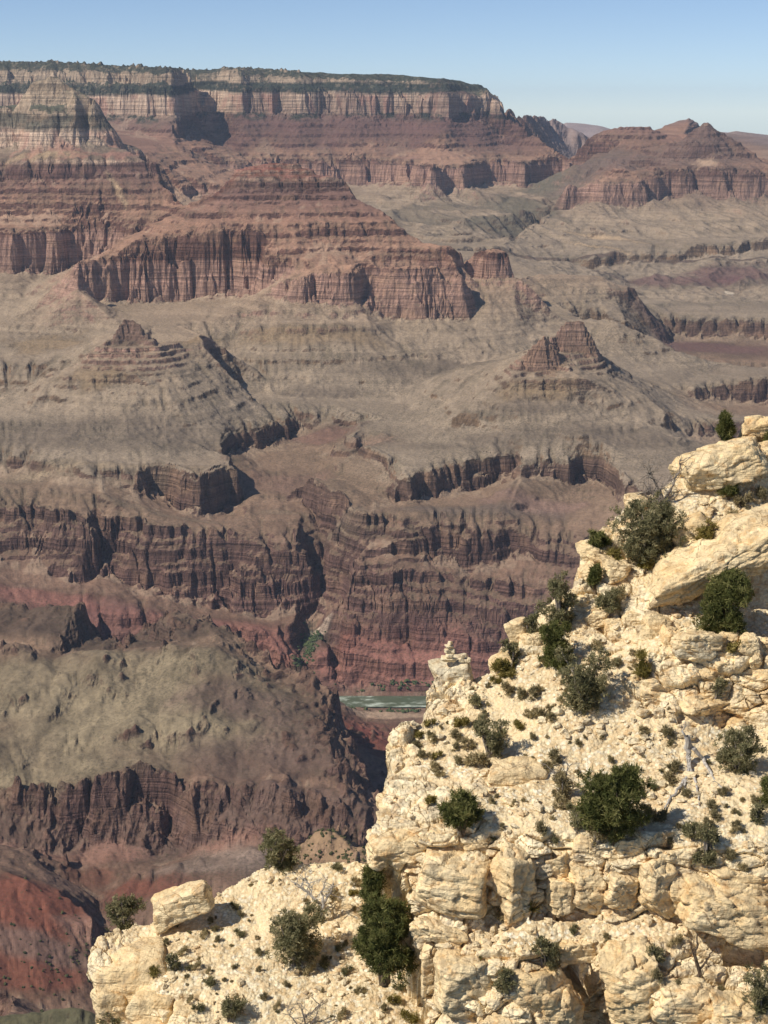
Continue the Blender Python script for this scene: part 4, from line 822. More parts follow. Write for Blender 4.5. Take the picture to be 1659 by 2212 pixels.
SIL = [(1960, 860), (1760, 880), (1659, 905), (1640, 925), (1600, 955), (1540, 985), (1479, 1012), (1440, 1050), (1385, 1075), (1350, 1100), (1316, 1132), (1290, 1160), (1264, 1182), (1250, 1220), (1240, 1262), (1215, 1290), (1176, 1308), (1150, 1335), (1120, 1365), (1090, 1395), (1070, 1425), (1062, 1452), (1020, 1462), (985, 1462), (940, 1462), (925, 1490), (920, 1530), (918, 1556), (880, 1570), (850, 1586), (842, 1620), (846, 1650), (842, 1680), (828, 1722), (817, 1775), (800, 1796), (794, 1812), (830, 1846), (862, 1880), (884, 1930), (892, 1990), (900, 2060), (908, 2150), (922, 2290), (1960, 2290)]
CA = [(1960, 860, 61), (1760, 880, 59.5), (1700, 900, 58.5), (1659, 930, 57.5), (1560, 1000, 56), (1480, 1010, 56.5), (1400, 1080, 55.5), (1320, 1130, 54.8), (1265, 1180, 54), (1240, 1260, 53), (1180, 1310, 52.7), (1100, 1370, 51.8), (1065, 1440, 51), (940, 1440, 51), (924, 1490, 50), (921, 1550, 49), (850, 1580, 48.6), (841, 1680, 46.8), (817, 1775, 44.5), (795, 1800, 44),
    (1659, 1100, 55), (1659, 1300, 51.5), (1500, 1300, 51.5), (1350, 1300, 51.8), (1250, 1400, 50.5), (1400, 1450, 49), (1550, 1450, 48.3), (1659, 1450, 48.3), (1659, 1555, 47.6), (1550, 1562, 47.6), (1400, 1570, 47.2), (1200, 1550, 48), (1050, 1550, 48.8), (950, 1600, 48), (950, 1700, 45.8), (1100, 1700, 45.6), (1250, 1700, 45.4), (1400, 1700, 45), (1550, 1700, 44.6), (1659, 1700, 44.4), (900, 1790, 43.6), (1000, 1790, 43.4), (1150, 1790, 43.2), (1300, 1790, 43), (1450, 1830, 42.3), (1600, 1850, 42), (1700, 1850, 42), (1960, 1850, 41.8), (1960, 1400, 49.5), (1960, 1100, 55.5),
    (900, 1840, 43.2), (1050, 1830, 43.1), (1250, 1860, 42.8), (1400, 1880, 42.3), (1600, 1900, 41.9), (900, 1970, 42.9), (1050, 1990, 42.6), (1250, 1975, 42.5), (1420, 1990, 42.0), (1600, 2050, 41.6), (950, 2020, 41.8), (1100, 2035, 41.5), (1250, 2025, 41.6), (1400, 2050, 41.0), (1659, 2110, 40.4), (1960, 2110, 40), (920, 2212, 41.2), (1050, 2212, 40.6), (1200, 2212, 40.4), (1275, 2150, 42.4), (1275, 2230, 42.2), (1350, 2150, 40.4), (1400, 2212, 39.7), (1600, 2230, 39.0), (1960, 2250, 38.6), (890, 1900, 43.2), (895, 2000, 42.8), (905, 2100, 42.2), (915, 2260, 41.6)]
SILC = [(196, 2075), (200, 2045), (215, 2030), (240, 2020), (262, 2006), (300, 1996), (330, 1992), (400, 1965), (470, 1932), (500, 1912), (530, 1895), (560, 1880), (600, 1870), (650, 1864), (720, 1860), (790, 1866), (860, 1890), (980, 1950), (980, 2290), (208, 2290), (205, 2205), (214, 2160), (198, 2130), (194, 2100)]
CC = [(200, 2060, 46.5), (260, 2010, 47.5), (330, 1985, 48), (470, 1930, 48.5), (560, 1880, 49), (700, 1862, 49), (800, 1870, 48.8), (950, 1930, 48.5), (200, 2130, 45.5), (300, 2130, 45), (400, 2050, 46.3), (500, 2000, 47), (600, 2050, 46), (700, 2000, 46.8), (800, 2050, 46), (900, 2100, 45.2), (230, 2150, 45.1), (230, 2260, 44.6), (350, 2160, 44.4), (350, 2260, 43.4), (500, 2212, 43.4), (650, 2212, 43.3), (800, 2212, 43.3), (950, 2250, 42.8)]
DA = Sheet(CA); DC = Sheet(CC)
def inside(px, py, poly):
    r = np.zeros(px.shape, bool); n = len(poly)
    for i in range(n):
        x0, y0 = poly[i]; x1, y1 = poly[(i + 1) % n]
        if y0 == y1: continue
        c = ((y0 > py) != (y1 > py)) & (px < (x1 - x0) * (py - y0) / (y1 - y0) + x0); r ^= c
    return r
def surf_pos(px, py, D):
    a, t = ray(px, py); return np.stack([a * D, D, t * D], -1)
def rock_amount(px, py, nz, which):
    k = sstep(.80, .55, nz)
    if which == 'A':
        led = sstep(1790, 1815, py) * sstep(1995, 1965, py) * sstep(1480, 1440, px)
        low = sstep(2030, 2070, py)
        out = sstep(1455, 1475, px) * sstep(1375, 1395, py) * sstep(1575, 1560, py)
        top = sstep(1060, 1030, px) * sstep(1670, 1690, py) * .7
        edge = np.zeros_like(px)
        for (x, y, r) in ((1650, 930, 60), (1300, 1180, 70), (1290, 1260, 60), (1130, 1370, 50), (960, 1480, 60), (880, 1600, 50), (1420, 1480, 60), (1300, 1340, 60), (1390, 1310, 60)):
            edge = np.maximum(edge, np.exp(-((px - x) ** 2 + (py - y) ** 2) / r ** 2))
        return np.clip(np.maximum.reduce([k * .5, led, low * .9, out, top, edge]), 0, 1)
    low = sstep(2135, 2160, py) * sstep(480, 380, px); nose = sstep(350, 260, px) * sstep(2010, 2030, py)
    return np.clip(np.maximum(k * .4, np.maximum(low, nose * .8)), 0, 1)
def build_sheet(name, poly, Dfun, which, step=2.1):
    xs = [p[0] for p in poly]; ys = [p[1] for p in poly]
    gx = np.arange(min(xs), max(xs) + step, step); gy = np.arange(min(ys), max(ys) + step, step)
    PX, PY = np.meshgrid(gx, gy); wob = 5 * fbm2(PX / 28, PY / 28, 3, 101)
    M = inside(PX + wob, PY + 4 * fbm2(PX / 28, PY / 28, 3, 111), poly)
    D = Dfun(PX, PY); P = surf_pos(PX, PY, D)
    def normals(P):
        du = np.gradient(P, axis=1); dv = np.gradient(P, axis=0); n = np.cross(du, dv); n /= np.linalg.norm(n, axis=2, keepdims=True) + 1e-12
        return np.where((n[..., 1:2] > 0.0) & (n[..., 2:3] < 0.3) | (n[..., 2:3] < -.2), -n, n)
    N = normals(P); ra = rock_amount(PX, PY, np.abs(N[..., 2]), which)
    X, Y, Zz = P[..., 0], P[..., 1], P[..., 2]
    big = .30 * fbm3(X / 2.6, Y / 2.6, Zz / 1.8, 3, 121)
    wp = np.stack([X + .25 * perlin3(X / .9, Y / .9, Zz / .9, 131), Y + .25 * perlin3(X / .9, Y / .9, Zz / .9, 132), Zz + .15 * perlin3(X / .9, Y / .9, Zz / .9, 133)], -1)
    m = (ra > .02) & M; blk = np.zeros_like(X)
    if m.any():
        q = wp[m]; f1, f2, h = worley(q / np.array([1.25, 1.25, .62]), 3); g1, g2, h2 = worley(q / np.array([.5, .5, .24]), 5)
        blk[m] = (.62 * (h - .5) - .32 * np.exp(-(f2 - f1) / .07)) + .5 * (.38 * (h2 - .5) - .14 * np.exp(-(g2 - g1) / .08))
        blk[m] += .06 * fbm3(q[:, 0] / .25, q[:, 1] / .25, q[:, 2] / .12, 3, 141)
    gr = .022 * fbm3(X / .16, Y / .16, Zz / .16, 2, 151) + .06 * fbm3(X / .5, Y / .5, Zz / .5, 2, 155)
    P = P + N * (big * (.5 + .5 * ra) + blk * ra + gr * (1 - .6 * ra))[..., None]
    idx = np.full(PX.shape, -1, int)
    quad = M[:-1, :-1] & M[:-1, 1:] & M[1:, 1:] & M[1:, :-1]; used = np.zeros_like(M)
    used[:-1, :-1] |= quad; used[:-1, 1:] |= quad; used[1:, 1:] |= quad; used[1:, :-1] |= quad
    idx[used] = np.arange(used.sum()); V = P[used]; Ra = ra[used]
    j, i = np.nonzero(quad); F = np.stack([idx[j, i], idx[j + 1, i], idx[j + 1, i + 1], idx[j, i + 1]], 1)
    # the far side: rim edges run back and down into the slope behind
    E = np.concatenate([F[:, [0, 1]], F[:, [1, 2]], F[:, [2, 3]], F[:, [3, 0]]]); key = np.sort(E, 1); ku = key[:, 0].astype(np.int64) * len(V) + key[:, 1]
    u, inv, cnt = np.unique(ku, return_inverse=True, return_counts=True); be = E[cnt[inv] == 1]
    bv = np.unique(be); mp = np.full(len(V), -1); n0 = len(V); base = V[bv]; layers = []
    for (dy, dz) in ((.25, -.12), (.6, -.5), (1.1, -1.3), (1.9, -2.6), (3.0, -4.6), (4.8, -8.0), (7.0, -15.0), (9.0, -32.0)):
        o = base + np.array([0, dy, dz]); k_ = min(1, dy)
        o += .34 * k_ * np.stack([perlin3(o[:, 0] / 1.3, o[:, 1] / 1.3, o[:, 2] / .9, s_) for s_ in (1, 2, 3)], 1) + .16 * k_ * np.stack([perlin3(o[:, 0] / .45, o[:, 1] / .45, o[:, 2] / .3, s_) for s_ in (4, 5, 6)], 1); layers.append(o)
    mp[bv] = np.arange(len(bv)); nb = len(bv); prev = be
    Fs = [F]
    for k in range(len(layers)):
        nxt = mp[be] + n0 + k * nb; Fs.append(np.stack([prev[:, 1], prev[:, 0], nxt[:, 0], nxt[:, 1]], 1)); prev = nxt
    V = np.concatenate([V] + layers); F = np.concatenate(Fs); Ra = np.concatenate([Ra] + [np.ones(nb)] * len(layers))
    return mesh_np(name, V, F, M_LIME, smooth=False, attrs={'rock': Ra}), (PX, PY, P, M, N, ra)

def limestone(name, gravel=True, tint=(1, 1, 1)):
    m, nt, bs = NM(name)
    tc = nd(nt, 'ShaderNodeTexCoord'); geo = nd(nt, 'ShaderNodeNewGeometry'); pos = geo.outputs['Position']
    def c(r, g, b): x = lin(r, g, b); return (x[0] * tint[0], x[1] * tint[1], x[2] * tint[2], 1)
    n1 = NOI(nt, pos, .55, 4, .6); n2 = NOI(nt, pos, 2.6, 5, .65); n3 = NOI(nt, pos, 11, 4, .65)
    rock = RAMP(nt, n1, [(.30, c(228, 201, 155)), (.45, c(240, 219, 178)), (.6, c(248, 231, 194)), (.75, c(232, 208, 165))])
    rock = MIX(nt, MAPR(nt, n2, .49, .68, 0, .62), rock, c(204, 162, 108))                  # rusty stains
    rock = MIX(nt, MAPR(nt, NOI(nt, SCL(nt, pos, (1.3, 1.3, .5)), 1.7, 4, .6), .50, .68, 0, .6), rock, c(164, 148, 126))     # grey weathering
    bed = NOI(nt, SCL(nt, pos, (.5, .5, 7.0)), 1.0, 4, .6)
    rock = MIX(nt, .8, rock, MAPR(nt, bed, .35, .65, .82, 1.1), 'MULTIPLY')
    rock = MIX(nt, 1.0, rock, MAPR(nt, n3, .3, .7, .86, 1.1), 'MULTIPLY')
    jc = nd(nt, 'ShaderNodeTexVoronoi', feature='DISTANCE_TO_EDGE'); nt.links.new(SCL(nt, pos, (1.0, 1.0, 1.9)), jc.inputs['Vector']); jc.inputs['Scale'].default_value = .85
    crk = MA(nt, 'MULTIPLY', MAPR(nt, MA(nt, 'ADD', jc.outputs['Distance'], MA(nt, 'MULTIPLY', MA(nt, 'SUBTRACT', n3, .5), .05)), .0, .022, 1, 0), MAPR(nt, n1, .42, .56))
    rock = MIX(nt, MA(nt, 'MULTIPLY', crk, .7), rock, c(128, 100, 68))
    lich = MAPR(nt, NOI(nt, pos, 5.5, 5, .75), .60, .70, 0, .55); rock = MIX(nt, MA(nt, 'MULTIPLY', lich, MAPR(nt, n1, .45, .62)), rock, c(138, 128, 112))
    hgt = MA(nt, 'ADD', MA(nt, 'MULTIPLY', n2, .16), MA(nt, 'ADD', MA(nt, 'MULTIPLY', n3, .06), MA(nt, 'MULTIPLY', bed, .10)))
    col = rock
    if gravel:
        at = nd(nt, 'ShaderNodeAttribute', attribute_name='rock')
        vo = nd(nt, 'ShaderNodeTexVoronoi'); nt.links.new(pos, vo.inputs['Vector']); vo.inputs['Scale'].default_value = 9.0
        vo2 = nd(nt, 'ShaderNodeTexVoronoi'); nt.links.new(pos, vo2.inputs['Vector']); vo2.inputs['Scale'].default_value = 3.2
        sv = nd(nt, 'ShaderNodeSeparateColor'); nt.links.new(vo.outputs['Color'], sv.inputs[0])
        gcol = RAMP(nt, sv.outputs[0], [(0, c(214, 186, 142)), (.35, c(236, 212, 170)), (.7, c(244, 226, 186)), (1, c(252, 242, 216))])
        gcol = MIX(nt, MAPR(nt, n1, .4, .65, 0, .45), gcol, c(228, 200, 154))
        gcol = MIX(nt, 1.0, gcol, MAPR(nt, vo.outputs['Distance'], .05, .75, 1.06, .78), 'MULTIPLY')
        gcol = MIX(nt, MAPR(nt, n2, .54, .68, 0, .6), gcol, c(204, 170, 124))
        soil = MAPR(nt, NOI(nt, pos, .42, 4, .65), .48, .60, 0, .75)
        gcol = MIX(nt, soil, gcol, MIX(nt, MAPR(nt, n3, .4, .6), c(232, 206, 160), c(244, 224, 184)))
        col = MIX(nt, MAPR(nt, at.outputs['Fac'], .25, .6), gcol, rock)
        gh = MA(nt, 'ADD', MA(nt, 'MULTIPLY', vo.outputs['Distance'], -.035), MA(nt, 'MULTIPLY', vo2.outputs['Distance'], -.06))
        hgt = MA(nt, 'ADD', hgt, gh)
    nt.links.new(col, bs.inputs['Base Color'])
    bp = nd(nt, 'ShaderNodeBump'); bp.inputs['Strength'].default_value = .9; bp.inputs['Distance'].default_value = 1.0
    nt.links.new(hgt, bp.inputs['Height']); nt.links.new(bp.outputs[0], bs.inputs['Normal'])
    return m
M_LIME = limestone('limestone_and_gravel'); M_ROCK = limestone('limestone', False, (.95, .89, .80)); M_GREYROCK = limestone('grey_limestone', False, (.80, .82, .86)); M_STONE = limestone('loose_stone', False, (.97, .97, .97))
headland, SA = build_sheet('limestone_headland', SIL, DA, 'A')
tag(headland, 'pale limestone headland with gravel slopes and broken ledges', kind='structure')
ledge, SCD = build_sheet('limestone_ledge', SILC, DC, 'C')
tag(ledge, 'lower pale gravel ledge with a rounded nose', kind='structure')
def surf_at(px, py, S):
    PX, PY, P, M, N, ra = S
    i = int(round((px - PX[0, 0]) / (PX[0, 1] - PX[0, 0]))); j = int(round((py - PY[0, 0]) / (PY[1, 0] - PY[0, 0])))
    i = min(max(i, 0), PX.shape[1] - 1); j = min(max(j, 0), PX.shape[0] - 1)
    return Vector(P[j, i]), Vector(N[j, i]), bool(M[j, i]), float(ra[j, i])
def where(px, py):                                   # which sheet is seen there
    return SCD if (px < 800 or (px < 895 and py > 1850)) and py > 1850 else SA
print('foreground sheets', round(time.time() - T0, 1))

# ------------------------------------------------------------------ rocks
def cube_sphere(n):
    g = np.linspace(-1, 1, n + 1); V = []; F = []
    for ax in range(3):
        for sg in (-1, 1):
            o = len(V); u, v = np.meshgrid(g, g); u = np.tan(u * .785398); v = np.tan(v * .785398)
            p = np.zeros((n + 1, n + 1, 3)); p[..., ax] = sg; p[..., (ax + 1) % 3] = u; p[..., (ax + 2) % 3] = v
            V.extend(p.reshape(-1, 3)); i = np.arange(n)[:, None] * (n + 1) + np.arange(n)[None, :] + o; i = i.ravel()
            q = np.stack([i, i + 1, i + n + 2, i + n + 1], 1); F.append(q if sg > 0 else q[:, ::-1])
    V = np.array(V); F = np.concatenate(F); k = np.round(V * 1e5).astype(np.int64)
    _, a, inv = np.unique(k, axis=0, return_index=True, return_inverse=True); inv = inv.ravel()
    return V[a] / np.linalg.norm(V[a], axis=1, keepdims=True), inv[F]
_CS = {}
def rock_shape(size, seed, n=26, facets=7, sharp=13, rough=.05, bedding=.03, tilt=.14, chip=.5):
    if n not in _CS: _CS[n] = cube_sphere(n)
    d, F = _CS[n]; rs = np.random.RandomState(seed); pl = []
    for ax in range(3):
        for sg in (-1, 1):
            v = np.zeros(3); v[ax] = sg; v += rs.normal(size=3) * tilt; v /= np.linalg.norm(v); pl.append((v, rs.uniform(.9, 1.02)))
    for k in range(facets):
        v = rs.normal(size=3); v /= np.linalg.norm(v); pl.append((v, rs.uniform(1.0, 1.28)))
    acc = 0
    for v, h in pl: acc = acc + np.clip(d @ v / h, 0, None) ** sharp
    P = d * (acc ** (-1.0 / sharp))[:, None] * np.array(size) / 2
    s = max(size) * .5; sc_ = min(max(s, .2), 1.2); Nn = d
    P = P + Nn * (rough * s * fbm3(P[:, 0] / (.7 * sc_), P[:, 1] / (.7 * sc_), P[:, 2] / (.5 * sc_), 4, seed % 97, .55))[:, None]
    if chip and n > 15:
        o = seed * 1.7; Q = P / np.array([.52, .52, .30]) / (sc_ + .15) + o; Q = Q + .25 * np.stack([perlin3(Q[:, 0] * 1.6, Q[:, 1] * 1.6, Q[:, 2] * 1.6, k) for k in (1, 2, 3)], 1)
        f1, f2, hh = worley(Q, 9); P = P + Nn * (chip * s * ((hh - .5) * .13 - .07 * np.exp(-(f2 - f1) / .07)))[:, None]
    b = perlin3(P[:, 0] / 2.5, P[:, 1] / 2.5, P[:, 2] / (.16 * sc_ + .04), seed % 89 + 3)
    P[:, :2] *= (1 - bedding * np.clip(b, 0, 1) * 1.4)[:, None]
    return P, F
def rock(px, py, w, h, dep=.9, roll=0, yaw=0, pitch=0, seed=1, sheet=None, sink=.3, dd=0.0, name='boulder', mat=None, n=26, parent=None, D=None, link=True, **kw):
    """a rock seen at (px, py), w x h across the sight line; its depth is dep x the mean of both"""
    sheet = sheet or where(px, py)
    P0, N, ok, ra = surf_at(px, py + h * .25, sheet)
    Dc = (D if D is not None else P0.y + dd); c = PT(px, py, Dc); k = Dc / FPX
    sz = (w * k, dep * (w + h) / 2 * k, h * k)
    V, F = rock_shape(sz, seed, n, **kw)
    R = Matrix.Rotation(math.radians(yaw), 3, 'Z') @ Matrix.Rotation(math.radians(-roll), 3, 'Y') @ Matrix.Rotation(math.radians(pitch), 3, 'X')
    V = V @ np.array(R).T
    if not link: return V + np.array(c), F
    o = mesh_np(name, V, F, mat or M_ROCK, smooth=True, parent=parent); o.location = c
    return o
class Batch:
    def __init__(s): s.V = []; s.F = []; s.n = 0
    def add(s, V, F): s.V.append(V); s.F.append(F + s.n); s.n += len(V)
    def build(s, name, mat, **k): return mesh_np(name, np.concatenate(s.V), np.concatenate(s.F), mat, **k)
# bedrock blocks that belong to the cliff
bb = Batch()
def bed(px, py, w, h, **k):
    k.setdefault('sharp', 32); k.setdefault('facets', 13); k.setdefault('rough', .05); k.setdefault('tilt', .2); k.setdefault('chip', 1.15); k.setdefault('n', 34); bb.add(*rock(px, py, w, h, link=False, **k))
BED = [ # x, y, w, h, depth, roll, yaw, distance, seed
    (868, 1815, 160, 52, 1.2, 4, 8, 44.0, 11), (815, 1845, 46, 76, 1.2, 0, 10, 44.2, 12), (905, 1755, 190, 86, 1.2, 8, 5, 45.6, 13), (975, 1812, 120, 44, 1.0, -14, 0, 44.0, 14), (1030, 1822, 70, 46, 1.0, -10, 10, 43.6, 15),
    (880, 1720, 110, 60, 1.2, 12, 0, 46.8, 16), (868, 1625, 60, 90, 1.0, 4, 0, 48.6, 17), (960, 1520, 80, 70, 1.0, 0, 0, 50.4, 19),
    (978, 1905, 172, 128, .9, -3, -6, 42.9, 21), (1106, 1908, 92, 190, .75, 4, 24, 42.6, 22), (1204, 1872, 66, 60, .9, 8, 10, 43.0, 23), (1212, 1930, 80, 84, .9, -4, 14, 42.7, 24), (1268, 1836, 68, 66, .9, 6, 5, 43.0, 25), (1268, 1916, 72, 104, .9, 3, 8, 42.6, 26), (1338, 1918, 82, 96, .9, -2, 12, 42.4, 27), (1360, 1832, 84, 62, .9, 10, 5, 42.9, 28), (1420, 1912, 84, 140, .8, 10, 18, 42.1, 29), (1385, 1814, 34, 30, 1, 0, 0, 42.9, 30),
    (1560, 1960, 230, 120, .9, -16, 4, 41.7, 31), (1480, 1925, 90, 80, .9, -8, 10, 42.0, 32), (1650, 2000, 150, 110, .9, -14, 0, 41.4, 33), (1600, 1900, 160, 70, .9, -10, 0, 42.2, 34), (1760, 2010, 200, 150, .9, -10, 0, 41.2, 35),
    (945, 2010, 120, 46, .8, -10, 0, 42.1, 36), (930, 2075, 40, 120, 1.2, 0, 0, 42.3, 37), (1010, 2120, 150, 150, .7, 0, 10, 41.3, 38), (1150, 2140, 150, 130, .7, 5, -5, 41.0, 39), (1215, 2190, 90, 120, .8, 0, 12, 40.9, 40), (1370, 2130, 150, 170, .7, 14, -10, 40.5, 41), (1480, 2170, 160, 110, .7, -6, 0, 39.9, 42), (1240, 2050, 90, 60, .8, 0, 0, 41.7, 43), (1100, 2215, 140, 80, .7, 0, 0, 40.6, 44), (1600, 2190, 160, 90, .7, -8, 0, 39.5, 45), (1330, 2060, 70, 50, .8, 0, 0, 41.3, 46),
    # upper outcrops along the crest and on the right
    (1640, 925, 80, 50, 1, 6, 0, 57.6, 51), (1655, 985, 70, 60, 1, 0, 0, 56.6, 52), (1290, 1205, 60, 70, 1, 10, 0, 53.9, 53), (1270, 1255, 56, 60, 1, 0, 0, 53.3, 54), (1330, 1230, 60, 50, 1, -12, 0, 53.0, 55), (1372, 1340, 60, 40, 1, -25, 0, 51.2, 56), (1330, 1355, 52, 40, 1, -10, 0, 51.2, 57), (1290, 1335, 60, 44, 1, 20, 0, 51.8, 58), (1245, 1310, 60, 50, 1, 15, 0, 52.6, 59),
    (1395, 1470, 100, 36, 1, -14, 0, 49.2, 60), (1420, 1500, 80, 34, 1, -8, 0, 48.6, 61), (1440, 1395, 40, 90, 1, -22, 0, 49.9, 62), (1400, 1380, 60, 50, 1, -30, 0, 50.4, 63), (1085, 1440, 52, 66, 1, 8, 0, 51.0, 64), (1160, 1390, 70, 56, 1, 10, 0, 51.4, 65)]
rs = np.random.RandomState(5)
for row, (y0, hh) in enumerate(((1392, 34), (1428, 30), (1462, 32), (1498, 26), (1526, 30), (1556, 24))):
    x = 1462 + rs.uniform(0, 20)
    while x < 1760:
        ww = rs.uniform(22, 95); BED.append((x + ww / 2, y0 + (x - 1560) * .05 + rs.uniform(-9, 9), ww * rs.uniform(1.05, 1.25), hh * rs.uniform(.8, 1.45), 1.1, rs.uniform(-12, 8), rs.uniform(-22, 28), 48.85 - row * .14 + rs.uniform(-.3, .35), 100 + row * 10 + int(x) % 9)); x += ww
for (x, y, w_, h_, dp, rl, yw, D_, sd) in BED: bed(x, y, w_, h_, dep=dp, roll=rl, yaw=yw, D=D_, seed=sd)
cl_ = bb.build('ledge_rock', M_ROCK, smooth=True); tag(cl_, 'jointed limestone ledges breaking out of the headland', kind='structure')
bb = Batch()
for (x, y, w_, h_, dp, rl, yw, D_, sd) in ((284, 2092, 190, 84, 1.2, 9, 0, 46.3, 71), (238, 2175, 74, 110, 1, 0, 10, 45.5, 72), (330, 2180, 110, 90, .9, 0, 0, 44.8, 73), (420, 2195, 110, 60, .9, -8, 0, 44.2, 74), (400, 2225, 120, 40, 1, 6, 0, 43.8, 75), (330, 2235, 90, 70, 1, 0, 0, 44.2, 76), (232, 2250, 70, 80, 1, 0, 0, 45.2, 77), (870, 1940, 50, 110, 1.1, 0, 0, 44.6, 78), (885, 2030, 40, 90, 1, 0, 0, 43.6, 79)):
    bb.add(*rock(x, y, w_, h_, dep=dp, roll=rl, yaw=yw, D=D_, seed=sd, link=False, sharp=16, facets=6))
cl2 = bb.build('ledge_rock', M_ROCK, smooth=True); tag(cl2, 'rounded limestone nose of the lower ledge', kind='structure')
# loose boulders: things
def boulder(label, *a, cat='boulder', group=None, **k):
    o = rock(*a, **k); return tag(o, label, cat, group or ('loose stones beside the cairn' if cat == 'stone' else 'loose boulders on the headland and ledge'))
boulder('big pale boulder leaning on the rim of the lower ledge', 397, 1953, 160, 70, dep=.55, roll=27, yaw=-6, seed=201, D=47.3, sharp=20, facets=5, n=34, tilt=.09)
boulder('long pale slab tilted up to the right with a shaded hollow beneath', 1560, 1000, 196, 74, dep=1.0, roll=13, yaw=6, seed=202, D=56.0, sharp=24, n=34, facets=9, chip=.6)
boulder('largest smooth grey slab sloping down beside the round pine', 1556, 1200, 350, 84, dep=.9, roll=28, yaw=4, seed=203, D=52.0, sharp=26, facets=9, n=44, chip=.45, mat=M_ROCK)
boulder('small pale slab tilted against the largest smooth slab', 1490, 1142, 96, 50, dep=1, roll=34, seed=204, D=53.5, n=22)
boulder('blocky ochre boulder on the crest under the bare branches', 1374, 1094, 54, 52, dep=1, roll=8, seed=205, D=55.4, n=22)
boulder('small pale boulder left of the wide dark shrub on the crest', 1338, 1143, 46, 36, dep=1, roll=-6, seed=206, D=54.9, n=20)
boulder('rounded boulder sticking out of the crest above the stacked cairn', 1118, 1362, 52, 54, dep=1, roll=12, seed=207, D=51.9, n=22)
boulder('rough grey boulder resting on the stepped ledge', 1500, 1402, 92, 62, dep=1, roll=-12, seed=208, D=48.9, mat=M_GREYROCK, rough=.09, n=28)
boulder('flat topped slab lying across the middle of the gravel slope', 1122, 1680, 158, 72, dep=.9, roll=-6, yaw=5, seed=209, D=46.2, sharp=14, n=32, bedding=.1)
boulder('pale rock at the far right end of the crest', 1690, 935, 70, 60, dep=1, roll=5, seed=210, D=57.6, n=18)
boulder('low grey stone on the gravel under the dead silver tree', 1472, 1738, 60, 26, dep=1, roll=4, seed=211, D=44.6, n=18, mat=M_GREYROCK)
boulder('pale stone below the crest beside the yellow bush', 1420, 1345, 60, 40, dep=1, roll=-20, seed=212, D=50.6, n=20)
boulder('small white stone lying on the lower ledge', 641, 2100, 16, 14, dep=1, seed=213, n=10)
# pedestal and cairn
boulder('square topped rock on the crest that carries the cairn', 978, 1452, 82, 50, dep=1, roll=3, yaw=8, seed=220, D=50.9, sharp=20, facets=3, n=24, mat=M_GREYROCK)
cairn = bpy.data.objects.new('cairn', None); COL.objects.link(cairn); cairn.location = PT(972, 1430, 50.7); tag(cairn, 'small cairn of stacked pale stones standing on a square topped rock', 'cairn')
for k, (x, y, w_, h_) in enumerate(((968, 1424, 30, 11), (980, 1425, 14, 9), (972, 1415, 24, 11), (966, 1406, 16, 10), (977, 1405, 13, 9), (971, 1397, 18, 9), (972, 1389, 11, 8))):
    o = rock(x, y, w_, h_, dep=1, roll=(k * 37 % 11) - 5, yaw=k * 40, seed=230 + k, D=50.6, n=10, name='stone', mat=M_STONE, parent=cairn); o.location = o.location - cairn.location
for k, (x, y, w_, h_) in enumerate(((996, 1425, 13, 10), (1006, 1427, 12, 8), (1013, 1426, 10, 11), (1000, 1418, 9, 8))):
    boulder(['flat loose stone just right of the cairn on its square rock', 'small loose stone in the middle of the row beside the cairn', 'loose stone at the right end of the square topped rock', 'tiny stone perched on the flat stone beside the cairn'][k], x, y, w_, h_, dep=1, seed=240 + k, D=50.6, n=9, name='loose_stone', cat='stone', mat=M_STONE)
print('rocks', round(time.time() - T0, 1))
# loose gravel and rubble
def gravel(name, S, n, seed, smin, smax, label):
    PX, PY, P, M, N, ra = S; rs = np.random.RandomState(seed)
    jj, ii = np.nonzero(M & (np.abs(N[..., 2]) > .5) & (ra < .75)); k = rs.randint(0, len(jj), n)
    d, F0 = cube_sphere(2); b = Batch(); pos = P[jj[k], ii[k]]
    keep = perlin3(pos[:, 0] / 2.2, pos[:, 1] / 2.2, pos[:, 2] / 2.2, 7) + .18 * rs.normal(size=n) > .0
    for p in pos[keep]:
        s = smin * (smax / smin) ** (rs.rand() ** 3.2); sz = s * rs.uniform(.55, 1.1, 3) * np.array([1, 1, .65]); a = rs.uniform(0, 6.28); ca, sa = math.cos(a), math.sin(a)
        V = (d * (1 + .22 * rs.normal(size=(len(d), 1)))) * sz / 2; V = V @ np.array([[ca, -sa, 0], [sa, ca, 0], [0, 0, 1]]); b.add(V + p + np.array([0, 0, .1 * s]), F0)
    o = b.build(name, M_STONE, smooth=False); return tag(o, label, kind='stuff')
gravel('gravel', SA, 8000, 1, .03, .5, 'pale limestone gravel scattered over the headland slope')
gravel('gravel', SCD, 3000, 2, .03, .34, 'pale limestone gravel scattered over the lower ledge')
print('gravel', round(time.time() - T0, 1))
